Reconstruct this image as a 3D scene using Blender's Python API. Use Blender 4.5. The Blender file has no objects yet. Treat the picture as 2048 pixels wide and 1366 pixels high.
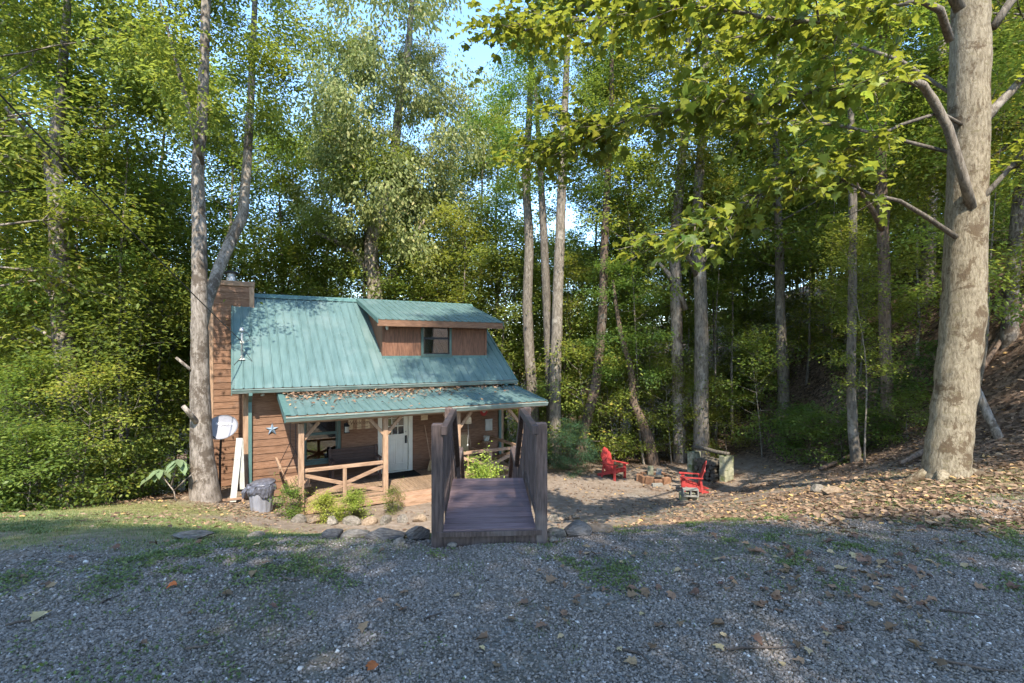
import bpy, math, random
import numpy as np
from mathutils import Vector, Matrix

# ---------------------------------------------------------------- camera, sky, sun, exposure
scene = bpy.context.scene
col = scene.collection
CAM_Z = 1.75
F = 1000.0                      # focal length in pixels of the 2048 px wide photograph
HOR = 700.0                     # pixel row of the horizon
cam_d = bpy.data.cameras.new('camera')
cam = bpy.data.objects.new('camera', cam_d)
col.objects.link(cam)
cam.location = (0, 0, CAM_Z)
cam.rotation_euler = (math.radians(90), 0, 0)
cam_d.sensor_width = 36.0
cam_d.lens = 36.0 * F / 2048.0
cam_d.shift_y = (HOR - 683.0) / 2048.0
cam_d.clip_start = 0.05
cam_d.clip_end = 2000
scene.camera = cam

SUN_EL = math.radians(50)
SUN_AZ = math.radians(170.0)    # bearing of the sun, clockwise from +Y
to_sun = Vector((math.sin(SUN_AZ) * math.cos(SUN_EL), math.cos(SUN_AZ) * math.cos(SUN_EL), math.sin(SUN_EL)))
world = bpy.data.worlds.new('World')
scene.world = world
world.use_nodes = True
wn = world.node_tree
bg = wn.nodes['Background']
skyn = wn.nodes.new('ShaderNodeTexSky')
skyn.sky_type = 'NISHITA'
skyn.sun_disc = False
skyn.sun_elevation = SUN_EL
skyn.sun_rotation = SUN_AZ
skyn.altitude = 600
skyn.air_density = 1.0
skyn.dust_density = 0.5
hs = wn.nodes.new('ShaderNodeHueSaturation')
hs.inputs['Saturation'].default_value = 1.12
wn.links.new(skyn.outputs[0], hs.inputs['Color'])
wn.links.new(hs.outputs[0], bg.inputs[0])
bg.inputs[1].default_value = 0.14
sun_d = bpy.data.lights.new('sun', 'SUN')
sun_d.energy = 2.1
sun_d.angle = math.radians(0.5)
sun_d.color = (1.0, 0.93, 0.82)
sun = bpy.data.objects.new('sun', sun_d)
col.objects.link(sun)
sun.location = (5, -20, 30)
sun.rotation_euler = to_sun.to_track_quat('Z', 'Y').to_euler()

scene.render.engine = 'CYCLES'
scene.view_settings.view_transform = 'Standard'
scene.view_settings.look = 'None'
scene.view_settings.gamma = 1.0
scene.view_settings.exposure = 2.5
scene.cycles.max_bounces = 10
scene.cycles.diffuse_bounces = 6
scene.cycles.glossy_bounces = 2
scene.cycles.transmission_bounces = 6
scene.cycles.transparent_max_bounces = 6
scene.cycles.use_denoising = True

# ---------------------------------------------------------------- materials
def rgb(c):
    return (c[0], c[1], c[2], 1.0)

class NT:
    def __init__(self, name):
        self.m = bpy.data.materials.new(name)
        self.m.use_nodes = True
        self.t = self.m.node_tree
        self.t.nodes.clear()
        self.out = self.t.nodes.new('ShaderNodeOutputMaterial')
    def n(self, kind, **kw):
        nd = self.t.nodes.new('ShaderNode' + kind)
        for k, v in kw.items():
            setattr(nd, k, v)
        return nd
    def l(self, a, b):
        self.t.links.new(a, b)
    def mix(self, fac, a, b, mode='MIX'):
        nd = self.n('MixRGB', blend_type=mode)
        for i, v in enumerate((fac, a, b)):
            sock = nd.inputs[i]
            if hasattr(v, 'links'):
                self.l(v, sock)
            elif isinstance(v, (int, float)):
                sock.default_value = v if i == 0 else (v, v, v, 1)
            else:
                sock.default_value = rgb(v)
        return nd.outputs[0]
    def math(self, op, a, b=0.0, clamp=False):
        nd = self.n('Math', operation=op, use_clamp=clamp)
        for sock, v in ((nd.inputs[0], a), (nd.inputs[1], b)):
            if hasattr(v, 'links'):
                self.l(v, sock)
            else:
                sock.default_value = v
        return nd.outputs[0]
    def coords(self, scale=(1, 1, 1), kind='Object', jitter=True):
        tc = self.n('TexCoord')
        v = tc.outputs[kind]
        if jitter:
            oi = self.n('ObjectInfo')
            add = self.n('VectorMath', operation='ADD')
            self.l(v, add.inputs[0])
            sc = self.math('MULTIPLY', oi.outputs['Random'], 43.0)
            self.l(sc, add.inputs[1])
            v = add.outputs[0]
        mp = self.n('Mapping')
        mp.inputs['Scale'].default_value = scale
        self.l(v, mp.inputs['Vector'])
        return mp.outputs[0]
    def noise(self, vec, scale, detail=5.0, rough=0.6, dist=0.0):
        nd = self.n('TexNoise')
        nd.inputs['Scale'].default_value = scale
        nd.inputs['Detail'].default_value = detail
        nd.inputs['Roughness'].default_value = rough
        nd.inputs['Distortion'].default_value = dist
        self.l(vec, nd.inputs['Vector'])
        return nd.outputs['Fac']
    def ramp(self, fac, stops):
        nd = self.n('ValToRGB')
        els = nd.color_ramp.elements
        while len(els) < len(stops):
            els.new(0.5)
        for e, (p, c) in zip(els, stops):
            e.position = p
            e.color = rgb(c) if not isinstance(c, (int, float)) else (c, c, c, 1)
        self.l(fac, nd.inputs[0])
        return nd.outputs[0]
    def bump(self, h, strength=0.3, dist=0.01):
        nd = self.n('Bump')
        nd.inputs['Strength'].default_value = strength
        nd.inputs['Distance'].default_value = dist
        self.l(h, nd.inputs['Height'])
        return nd.outputs[0]
    def bsdf(self, color, rough=0.7, spec=0.3, metal=0.0, normal=None):
        b = self.n('BsdfPrincipled')
        if hasattr(color, 'links'):
            self.l(color, b.inputs['Base Color'])
        else:
            b.inputs['Base Color'].default_value = rgb(color)
        if hasattr(rough, 'links'):
            self.l(rough, b.inputs['Roughness'])
        else:
            b.inputs['Roughness'].default_value = rough
        b.inputs['Specular IOR Level'].default_value = spec
        b.inputs['Metallic'].default_value = metal
        if normal is not None:
            self.l(normal, b.inputs['Normal'])
        return b.outputs[0]
    def done(self, shader):
        self.l(shader, self.out.inputs['Surface'])
        return self.m

def mat_plain(name, c1, c2, scale=6.0, stretch=(1, 1, 1), rough=0.7, spec=0.3, metal=0.0, bump=0.3, bdist=0.004, var=0.25,
              lo=0.35, hi=0.65, stain=None):
    """two-tone noise surface with per-object brightness variation"""
    k = NT(name)
    v = k.coords(stretch)
    f = k.noise(v, scale, 6.0, 0.62)
    c = k.ramp(f, [(lo, c1), (hi, c2)])
    if stain:
        f2 = k.noise(k.coords((1, 1, 1)), stain[1], 3.0, 0.5)
        c = k.mix(k.ramp(f2, [(stain[2], 0.0), (stain[2] + 0.16, 1.0)]), c, stain[0])
    oi = k.n('ObjectInfo')
    g = k.math('MULTIPLY_ADD', oi.outputs['Random'], var)
    g.node.inputs[2].default_value = 1.0 - var / 2
    c = k.mix(1.0, c, k.comb(g), 'MULTIPLY')
    nrm = k.bump(f, bump, bdist) if bump else None
    return k.done(k.bsdf(c, rough, spec, metal, nrm))

def _comb(self, g):
    nd = self.n('CombineColor')
    for i in range(3):
        self.l(g, nd.inputs[i])
    return nd.outputs[0]
NT.comb = _comb

def mat_leaf(name, stops, trans, tfac=0.4, hue=0.03, val=0.3, rough=0.5, ):
    k = NT(name)
    at = k.n('Attribute', attribute_name='tint')
    c = k.ramp(at.outputs['Fac'], stops)
    tcol = k.mix(0.55, c, trans)
    oi = k.n('ObjectInfo')
    def vary(cc):
        h = k.n('HueSaturation')
        hh = k.math('MULTIPLY_ADD', oi.outputs['Random'], hue)
        hh.node.inputs[2].default_value = 0.5 - hue / 2
        r2 = k.math('FRACT', k.math('MULTIPLY', oi.outputs['Random'], 7.31))
        vv = k.math('MULTIPLY_ADD', r2, val)
        vv.node.inputs[2].default_value = 1.0 - val / 2
        k.l(hh, h.inputs['Hue'])
        k.l(vv, h.inputs['Value'])
        k.l(cc, h.inputs['Color'])
        return h.outputs[0]
    p = k.bsdf(vary(c), rough, 0.35)
    t = k.n('BsdfTranslucent')
    k.l(vary(tcol), t.inputs[0])
    ms = k.n('MixShader')
    ms.inputs[0].default_value = tfac
    k.l(p, ms.inputs[1])
    k.l(t.outputs[0], ms.inputs[2])
    return k.done(ms.outputs[0])

def mat_bark(name, c1, c2, patch=None, pscale=1.2, pthr=0.55, vscale=7.0, bump=0.6, patch2=None):
    k = NT(name)
    v = k.coords((1, 1, 0.3))
    f = k.noise(v, vscale, 8.0, 0.72, 0.5)
    c = k.ramp(f, [(0.38, c1), (0.60, c2)])
    if patch:
        f2 = k.noise(k.coords((1, 1, 0.9)), pscale, 12.0, 0.72, 0.3)
        c = k.mix(k.ramp(f2, [(pthr, 0.0), (pthr + 0.05, 0.9)]), c, patch)
    if patch2:
        f3 = k.noise(k.coords((1, 1, 2.2)), pscale * 2.7, 10.0, 0.7)
        c = k.mix(k.ramp(f3, [(0.56, 0.0), (0.66, 1.0)]), c, patch2)
    oi = k.n('ObjectInfo')
    g = k.math('MULTIPLY_ADD', oi.outputs['Random'], 0.5)
    g.node.inputs[2].default_value = 0.75
    c = k.mix(1.0, c, k.comb(g), 'MULTIPLY')
    return k.done(k.bsdf(c, 0.85, 0.2, 0.0, k.bump(f, bump, 0.02)))

M = {}
M['siding'] = mat_plain('cedar_siding', (0.12, 0.06, 0.032), (0.22, 0.12, 0.07), 5.0, (1.0, 8, 9), 0.7, 0.3, bump=0.2, var=0.35, stain=((0.13, 0.085, 0.06), 1.2, 0.6))
M['siding_v'] = mat_plain('cedar_panel', (0.095, 0.042, 0.024), (0.19, 0.09, 0.052), 5.0, (8, 8, 0.7), 0.65, 0.3, bump=0.2, var=0.25)
M['trim'] = mat_plain('cedar_trim', (0.22, 0.135, 0.08), (0.38, 0.245, 0.155), 5.0, (5, 5, 0.8), 0.7, 0.3, bump=0.2, var=0.2)
M['trim_h'] = mat_plain('cedar_trim_long', (0.20, 0.12, 0.072), (0.35, 0.225, 0.145), 5.0, (0.8, 5, 5), 0.7, 0.3, bump=0.2, var=0.2)
M['deck'] = mat_plain('porch_deck_wood', (0.15, 0.10, 0.062), (0.26, 0.18, 0.115), 5.0, (6, 0.8, 6), 0.65, 0.3, bump=0.2, var=0.3)
M['bridge'] = mat_plain('weathered_stained_wood', (0.05, 0.034, 0.028), (0.118, 0.082, 0.07), 7.0, (7, 7, 0.7), 0.75, 0.3, bump=0.5, var=0.4, stain=((0.14, 0.115, 0.105), 3.0, 0.6))
M['bridge_deck'] = mat_plain('weathered_deck_wood', (0.10, 0.067, 0.07), (0.20, 0.136, 0.14), 6.0, (0.7, 9, 6), 0.6, 0.4, bump=0.35, var=0.22, stain=((0.13, 0.09, 0.09), 4.0, 0.58))
M['green_roof'] = mat_plain('green_metal_roof', (0.066, 0.114, 0.107), (0.096, 0.154, 0.146), 3.0, (3, 0.5, 1), 0.42, 0.5, bump=0.05, var=0.1, stain=((0.115, 0.165, 0.155), 1.1, 0.55))
M['green_trim'] = mat_plain('green_painted_trim', (0.055, 0.115, 0.105), (0.08, 0.15, 0.135), 9.0, (1, 1, 0.3), 0.45, 0.5, bump=0.08, var=0.08)
M['green_dark'] = mat_plain('dark_green_paint', (0.05, 0.085, 0.07), (0.075, 0.115, 0.095), 9.0, (1, 1, 0.4), 0.5, 0.4, bump=0.08, var=0.08)
M['gutter'] = mat_plain('weathered_gutter', (0.10, 0.16, 0.14), (0.24, 0.27, 0.24), 4.0, (0.6, 4, 4), 0.5, 0.4, bump=0.08, var=0.1)
M['white'] = mat_plain('white_paint', (0.33, 0.325, 0.28), (0.46, 0.45, 0.40), 7.0, (1, 1, 0.5), 0.5, 0.4, bump=0.06, var=0.06)
M['door'] = mat_plain('cream_door_paint', (0.58, 0.56, 0.47), (0.68, 0.66, 0.56), 4.0, (1, 1, 0.5), 0.45, 0.4, bump=0.04, var=0.04)
M['dish'] = mat_plain('dish_paint', (0.22, 0.22, 0.245), (0.26, 0.26, 0.285), 3.0, (1, 1, 1), 0.4, 0.5, bump=0.0, var=0.04)
M['black'] = mat_plain('black_metal', (0.012, 0.012, 0.013), (0.03, 0.03, 0.03), 12.0, rough=0.5, bump=0.1, var=0.1)
M['dark'] = mat_plain('dark_interior', (0.03, 0.025, 0.02), (0.05, 0.04, 0.035), 2.0, rough=0.9, bump=0.0)
M['steel'] = mat_plain('galvanised_steel', (0.32, 0.33, 0.34), (0.5, 0.51, 0.52), 9.0, rough=0.45, metal=0.6, bump=0.05, var=0.1)
M['can'] = mat_plain('grey_can', (0.17, 0.17, 0.19), (0.26, 0.26, 0.28), 6.0, (1, 1, 0.4), 0.5, 0.4, bump=0.08, var=0.05, stain=((0.22, 0.19, 0.16), 4.0, 0.6))
M['bag'] = mat_plain('bin_liner', (0.05, 0.05, 0.06), (0.12, 0.12, 0.14), 12.0, rough=0.32, spec=0.6, bump=0.6, bdist=0.02, var=0.05)
M['red'] = mat_plain('red_paint', (0.27, 0.026, 0.024), (0.40, 0.055, 0.046), 6.0, (1, 1, 1), 0.55, 0.35, bump=0.15, var=0.15, stain=((0.30, 0.10, 0.07), 5.0, 0.64))
M['bench'] = mat_plain('dark_bench_wood', (0.055, 0.032, 0.025), (0.10, 0.06, 0.045), 6.0, (1, 8, 8), 0.55, 0.35, bump=0.15, var=0.15)
M['block'] = mat_plain('mossy_concrete_block', (0.17, 0.17, 0.11), (0.34, 0.32, 0.22), 7.0, rough=0.95, spec=0.1, bump=0.6, bdist=0.01, var=0.25, stain=((0.13, 0.15, 0.05), 4.0, 0.52))
M['block_grey'] = mat_plain('grey_concrete_block', (0.15, 0.145, 0.125), (0.24, 0.23, 0.20), 9.0, rough=0.95, spec=0.1, bump=0.5, bdist=0.01, var=0.1)
M['brick'] = mat_plain('rusty_brick', (0.12, 0.065, 0.04), (0.25, 0.14, 0.08), 8.0, rough=0.95, spec=0.1, bump=0.5, bdist=0.01, var=0.5)
M['log'] = mat_plain('firewood_bark', (0.055, 0.045, 0.035), (0.14, 0.12, 0.09), 8.0, (3, 3, 0.6), 0.95, 0.1, bump=0.7, bdist=0.02, var=0.4)
M['log_end'] = mat_plain('firewood_end', (0.30, 0.22, 0.14), (0.46, 0.36, 0.25), 10.0, rough=0.95, spec=0.1, bump=0.3, var=0.4)
M['rock'] = mat_plain('field_stone', (0.09, 0.078, 0.062), (0.22, 0.19, 0.155), 3.0, rough=0.92, spec=0.15, bump=0.7, bdist=0.02, var=0.4, stain=((0.10, 0.12, 0.06), 2.5, 0.6))
M['rock_dark'] = mat_plain('dark_slate', (0.062, 0.056, 0.05), (0.145, 0.13, 0.115), 3.0, (1, 1, 3), 0.85, 0.2, bump=0.8, bdist=0.02, var=0.3)
M['rock_tan'] = mat_plain('tan_stone', (0.15, 0.105, 0.066), (0.28, 0.21, 0.145), 3.0, rough=0.92, spec=0.15, bump=0.6, bdist=0.02, var=0.3)
M['tan_seat'] = mat_plain('woven_seat', (0.28, 0.20, 0.10), (0.42, 0.31, 0.17), 30.0, rough=0.9, bump=0.4, var=0.1)
M['chairwood'] = mat_plain('rocker_wood', (0.20, 0.12, 0.07), (0.32, 0.2, 0.12), 6.0, (5, 5, 0.8), 0.6, 0.35, bump=0.15, var=0.1)
M['mat'] = mat_plain('door_mat_fibre', (0.012, 0.014, 0.012), (0.03, 0.033, 0.03), 60.0, rough=1.0, spec=0.05, bump=0.5, var=0.05)
M['blue_star'] = mat_plain('blue_tin', (0.10, 0.15, 0.20), (0.18, 0.24, 0.30), 8.0, rough=0.45, spec=0.5, bump=0.1, var=0.05)
M['sign_wood'] = mat_plain('pale_sign_board', (0.38, 0.28, 0.17), (0.62, 0.50, 0.34), 5.0, (1, 8, 8), 0.8, 0.2, bump=0.2, var=0.1)
M['sign_ink'] = mat_plain('sign_lettering', (0.10, 0.06, 0.04), (0.15, 0.09, 0.06), 8.0, rough=0.8, bump=0.0, var=0.0)
M['white_ink'] = mat_plain('white_lettering', (0.9, 0.9, 0.92), (0.95, 0.95, 0.97), 8.0, rough=0.5, bump=0.0, var=0.0)
M['cable'] = mat_plain('black_cable', (0.02, 0.02, 0.02), (0.05, 0.05, 0.05), 5.0, rough=0.6, bump=0.0)
M['bell'] = mat_plain('brass_fixture', (0.30, 0.22, 0.10), (0.45, 0.36, 0.18), 8.0, rough=0.4, metal=0.6, bump=0.0)
M['twig'] = mat_plain('dry_twig', (0.05, 0.037, 0.03), (0.12, 0.09, 0.07), 9.0, rough=0.9, bump=0.4, var=0.4)

k = NT('window_glass')
fr = k.n('Fresnel'); fr.inputs[0].default_value = 1.5
gl = k.n('BsdfGlossy'); gl.inputs['Roughness'].default_value = 0.03
tr = k.n('BsdfTransparent'); tr.inputs[0].default_value = (0.75, 0.8, 0.78, 1)
ms = k.n('MixShader')
k.l(k.math('ADD', fr.outputs[0], 0.12, True), ms.inputs[0]); k.l(tr.outputs[0], ms.inputs[1]); k.l(gl.outputs[0], ms.inputs[2])
M['glass'] = k.done(ms.outputs[0])

M['bark_big'] = mat_bark('pale_mottled_bark', (0.115, 0.088, 0.055), (0.27, 0.225, 0.155), (0.085, 0.057, 0.032), 2.6, 0.53, 30.0, 1.0, (0.16, 0.13, 0.075))
M['bark_pale'] = mat_bark('pale_grey_bark', (0.095, 0.075, 0.056), (0.30, 0.255, 0.21), (0.085, 0.064, 0.046), 1.8, 0.52, 15.0, 1.0)
M['bark_grey'] = mat_bark('grey_brown_bark', (0.07, 0.057, 0.043), (0.19, 0.16, 0.125), (0.25, 0.22, 0.18), 1.6, 0.58, 15.0, 1.0)
M['bark_dark'] = mat_bark('dark_brown_bark', (0.065, 0.045, 0.033), (0.17, 0.12, 0.085), (0.18, 0.155, 0.12), 1.6, 0.60, 14.0, 1.0)

G1, G2, G3 = (0.058, 0.096, 0.018), (0.122, 0.180, 0.034), (0.26, 0.30, 0.06)
M['leaf_mid'] = mat_leaf('broadleaf_green', [(0.0, G1), (0.5, G2), (0.93, G3)], (0.34, 0.40, 0.04), 0.5)
M['leaf_yellow'] = mat_leaf('broadleaf_yellow_green', [(0.0, (0.078, 0.115, 0.02)), (0.5, (0.175, 0.22, 0.038)), (0.9, (0.35, 0.34, 0.07)), (1.0, (0.38, 0.25, 0.06))], (0.42, 0.43, 0.045), 0.5)
M['leaf_pale'] = mat_leaf('pale_grey_green_leaf', [(0.0, (0.095, 0.13, 0.035)), (0.5, (0.205, 0.235, 0.07)), (0.9, (0.38, 0.37, 0.14)), (1.0, (0.40, 0.33, 0.12))], (0.32, 0.36, 0.08), 0.4, rough=0.55)
M['leaf_dark'] = mat_leaf('deep_green_leaf', [(0.0, (0.048, 0.085, 0.02)), (0.5, (0.096, 0.16, 0.034)), (0.95, (0.19, 0.25, 0.055))], (0.24, 0.34, 0.035), 0.5)
M['leaf_maple'] = mat_leaf('maple_leaf_green', [(0.0, (0.040, 0.078, 0.014)), (0.45, (0.105, 0.17, 0.026)), (0.85, (0.26, 0.31, 0.045)), (1.0, (0.42, 0.26, 0.05))], (0.46, 0.47, 0.045), 0.5, hue=0.03, val=0.4)
M['leaf_lime'] = mat_leaf('lime_shrub_leaf', [(0.0, (0.13, 0.18, 0.02)), (0.5, (0.30, 0.36, 0.05)), (1.0, (0.52, 0.52, 0.12))], (0.45, 0.50, 0.07), 0.4)
M['leaf_needle'] = mat_leaf('hemlock_needle', [(0.0, (0.022, 0.05, 0.025)), (0.5, (0.045, 0.09, 0.04)), (1.0, (0.08, 0.13, 0.055))], (0.08, 0.16, 0.04), 0.25)
M['leaf_large'] = mat_leaf('broad_silvery_leaf', [(0.0, (0.10, 0.15, 0.07)), (1.0, (0.20, 0.26, 0.13))], (0.22, 0.3, 0.1), 0.3)
M['litter'] = mat_leaf('dead_leaf_litter', [(0.0, (0.075, 0.042, 0.028)), (0.45, (0.16, 0.102, 0.06)), (0.8, (0.30, 0.205, 0.125)), (1.0, (0.46, 0.29, 0.10))], (0.3, 0.18, 0.09), 0.15, hue=0.02, val=0.2, rough=0.8)
M['dead_brown'] = mat_leaf('dead_leaf_brown', [(0.0, (0.06, 0.034, 0.022)), (0.5, (0.15, 0.085, 0.05)), (1.0, (0.30, 0.19, 0.10))], (0.3, 0.18, 0.09), 0.12, hue=0.03, val=0.7, rough=0.75)
M['dead_orange'] = mat_leaf('dead_leaf_orange', [(0.0, (0.30, 0.09, 0.02)), (1.0, (0.50, 0.19, 0.04))], (0.5, 0.2, 0.03), 0.2, hue=0.03, val=0.3, rough=0.7)
M['dead_tan'] = mat_leaf('dead_leaf_tan', [(0.0, (0.33, 0.23, 0.12)), (1.0, (0.50, 0.37, 0.19))], (0.4, 0.28, 0.1), 0.15, hue=0.02, val=0.4, rough=0.75)
M['grass'] = mat_leaf('grass_blade', [(0.0, (0.05, 0.085, 0.02)), (0.6, (0.13, 0.17, 0.045)), (1.0, (0.30, 0.27, 0.10))], (0.2, 0.25, 0.05), 0.3)

# gravel stones: grey tone per stone from the 'tint' attribute
k = NT('crushed_stone')
at = k.n('Attribute', attribute_name='tint')
c = k.ramp(at.outputs['Fac'], [(0.0, (0.085, 0.07, 0.054)), (0.45, (0.19, 0.16, 0.13)), (0.85, (0.32, 0.275, 0.235)), (0.97, (0.55, 0.51, 0.46))])
M['gravel'] = k.done(k.bsdf(c, 0.85, 0.25))

# ground: gravel / grass / leaf litter / dirt by vertex weights
k = NT('ground_surface')
v = k.coords((1, 1, 1), jitter=False)
aw = k.n('Attribute', attribute_name='weights')
sp = k.n('SeparateColor'); k.l(aw.outputs['Color'], sp.inputs[0])
fine = k.noise(v, 45.0, 6.0, 0.7)
midn = k.noise(v, 6.0, 6.0, 0.65)
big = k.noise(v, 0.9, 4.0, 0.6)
dirt = k.ramp(midn, [(0.3, (0.14, 0.108, 0.078)), (0.55, (0.245, 0.195, 0.148)), (0.75, (0.34, 0.285, 0.23))])
dirt = k.mix(k.ramp(fine, [(0.35, 0.0), (0.7, 0.6)]), dirt, (0.17, 0.12, 0.085))
vor = k.n('TexVoronoi'); vor.inputs['Scale'].default_value = 38.0; k.l(v, vor.inputs['Vector'])
grav = k.ramp(vor.outputs['Color'], [(0.2, (0.10, 0.09, 0.075)), (0.55, (0.19, 0.175, 0.15)), (0.9, (0.31, 0.295, 0.27))])
grav = k.mix(k.ramp(big, [(0.42, 0.0), (0.62, 0.75)]), grav, (0.15, 0.125, 0.085))
gras = k.ramp(midn, [(0.3, (0.11, 0.115, 0.04)), (0.5, (0.20, 0.18, 0.065)), (0.72, (0.34, 0.28, 0.14))])
vl = k.n('TexVoronoi'); vl.inputs['Scale'].default_value = 11.0; k.l(v, vl.inputs['Vector'])
litt = k.ramp(vl.outputs['Color'], [(0.15, (0.055, 0.037, 0.026)), (0.5, (0.13, 0.085, 0.058)), (0.9, (0.24, 0.165, 0.115))])
c = k.mix(sp.outputs[2], dirt, litt)
c = k.mix(sp.outputs[1], c, gras)
c = k.mix(sp.outputs[0], c, grav)
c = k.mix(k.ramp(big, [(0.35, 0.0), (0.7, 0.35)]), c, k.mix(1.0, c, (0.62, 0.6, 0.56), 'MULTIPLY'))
h = k.math('ADD', fine, k.math('MULTIPLY', midn, 1.5))
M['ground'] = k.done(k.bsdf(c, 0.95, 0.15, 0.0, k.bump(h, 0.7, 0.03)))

# ---------------------------------------------------------------- mesh helpers
def link(o, parent=None):
    col.objects.link(o)
    if parent is not None:
        o.parent = parent
    return o

def tag(o, label=None, cat=None, group=None, kind=None):
    if label: o['label'] = label
    if cat: o['category'] = cat
    if group: o['group'] = group
    if kind: o['kind'] = kind
    return o

def empty(name, loc=(0, 0, 0), rz=0.0, label=None, cat=None, group=None):
    o = bpy.data.objects.new(name, None)
    o.empty_display_size = 0.2
    o.location = loc
    o.rotation_euler = (0, 0, rz)
    col.objects.link(o)
    return tag(o, label, cat, group)

def np_mesh(name, V, faces_flat, sizes, mat, tint=None, smooth=False):
    me = bpy.data.meshes.new(name)
    V = np.asarray(V, dtype=np.float32)
    faces_flat = np.asarray(faces_flat, dtype=np.int32)
    sizes = np.asarray(sizes, dtype=np.int32)
    me.vertices.add(len(V))
    me.vertices.foreach_set('co', V.ravel())
    me.loops.add(len(faces_flat))
    me.loops.foreach_set('vertex_index', faces_flat)
    me.polygons.add(len(sizes))
    st = np.zeros(len(sizes), dtype=np.int32)
    st[1:] = np.cumsum(sizes)[:-1]
    me.polygons.foreach_set('loop_start', st)
    if smooth:
        me.polygons.foreach_set('use_smooth', np.ones(len(sizes), dtype=bool))
    if tint is not None:
        a = me.attributes.new('tint', 'FLOAT', 'POINT')
        a.data.foreach_set('value', np.asarray(tint, dtype=np.float32))
    me.update(calc_edges=True)
    me.validate()
    if mat is not None:
        me.materials.append(mat)
    return me

class MB:
    def __init__(self):
        self.v = []; self.f = []
    def box(self, x0, x1, y0, y1, z0, z1):
        b = len(self.v)
        self.v += [(x0, y0, z0), (x1, y0, z0), (x1, y1, z0), (x0, y1, z0), (x0, y0, z1), (x1, y0, z1), (x1, y1, z1), (x0, y1, z1)]
        self.f += [tuple(b + i for i in q) for q in ((0, 3, 2, 1), (4, 5, 6, 7), (0, 1, 5, 4), (1, 2, 6, 5), (2, 3, 7, 6), (3, 0, 4, 7))]
        return self
    def beam(self, p, q, w, h, up=(0, 0, 1)):
        """bar from p to q, w wide sideways and h deep along up"""
        p = Vector(p); q = Vector(q); d = (q - p).normalized(); up = Vector(up)
        s = d.cross(up)
        if s.length < 1e-4:
            s = d.cross(Vector((0, 1, 0)))
        s.normalize(); n = s.cross(d).normalized()
        b = len(self.v)
        for e in (p, q):
            for a, c in ((-1, -1), (1, -1), (1, 1), (-1, 1)):
                self.v.append(tuple(e + s * (a * w / 2) + n * (c * h / 2)))
        self.f += [tuple(b + i for i in t) for t in ((0, 1, 2, 3), (7, 6, 5, 4), (0, 4, 5, 1), (1, 5, 6, 2), (2, 6, 7, 3), (3, 7, 4, 0))]
        return self
    def prism(self, poly, axis, a0, a1):
        """poly: 2-D points in the plane normal to axis ('x','y','z'), extruded a0..a1"""
        n = len(poly); b = len(self.v)
        def pt(u, w, a):
            return {'x': (a, u, w), 'y': (u, a, w), 'z': (u, w, a)}[axis]
        for a in (a0, a1):
            self.v += [pt(u, w, a) for u, w in poly]
        self.f.append(tuple(b + i for i in range(n)))
        self.f.append(tuple(b + n + i for i in reversed(range(n))))
        for i in range(n):
            j = (i + 1) % n
            self.f.append((b + i, b + n + i, b + n + j, b + j))
        return self
    def tube(self, pts, rad, n=8, cap=True):
        pts = [Vector(p) for p in pts]
        if not hasattr(rad, '__len__'):
            rad = [rad] * len(pts)
        b = len(self.v)
        ref = Vector((0.31, 0.95, 0.05))
        for i, p in enumerate(pts):
            d = (pts[min(i + 1, len(pts) - 1)] - pts[max(i - 1, 0)]).normalized()
            s = d.cross(ref)
            if s.length < 0.05:
                s = d.cross(Vector((1, 0, 0)))
            s.normalize(); t = d.cross(s).normalized()
            for j in range(n):
                a = 2 * math.pi * j / n
                self.v.append(tuple(p + (s * math.cos(a) + t * math.sin(a)) * rad[i]))
        for i in range(len(pts) - 1):
            for j in range(n):
                k2 = (j + 1) % n
                self.f.append((b + i * n + j, b + i * n + k2, b + (i + 1) * n + k2, b + (i + 1) * n + j))
        if cap:
            self.f.append(tuple(b + j for j in reversed(range(n))))
            e = b + (len(pts) - 1) * n
            self.f.append(tuple(e + j for j in range(n)))
        return self
    def lathe(self, prof, n=20, c=(0, 0, 0)):
        b = len(self.v)
        for r, z in prof:
            for j in range(n):
                a = 2 * math.pi * j / n
                self.v.append((c[0] + r * math.cos(a), c[1] + r * math.sin(a), c[2] + z))
        for i in range(len(prof) - 1):
            for j in range(n):
                k2 = (j + 1) % n
                self.f.append((b + i * n + j, b + i * n + k2, b + (i + 1) * n + k2, b + (i + 1) * n + j))
        return self
    def mesh(self, name, mat, smooth=False):
        me = bpy.data.meshes.new(name)
        me.from_pydata(self.v, [], self.f)
        if smooth:
            me.polygons.foreach_set('use_smooth', np.ones(len(me.polygons), dtype=bool))
        me.update()
        me.materials.append(mat)
        return me
    def build(self, name, mat, parent=None, smooth=False, bevel=0.0, loc=None, rot=None):
        o = bpy.data.objects.new(name, self.mesh(name, mat, smooth))
        link(o, parent)
        if loc is not None: o.location = loc
        if rot is not None: o.rotation_euler = rot
        if bevel:
            md = o.modifiers.new('edge', 'BEVEL'); md.width = bevel; md.segments = 1; md.limit_method = 'ANGLE'
        return o

def inst(name, me, parent=None, loc=(0, 0, 0), rot=(0, 0, 0), scale=(1, 1, 1)):
    o = bpy.data.objects.new(name, me)
    link(o, parent)
    o.location = loc; o.rotation_euler = rot
    o.scale = (scale,) * 3 if not hasattr(scale, '__len__') else scale
    return o

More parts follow.
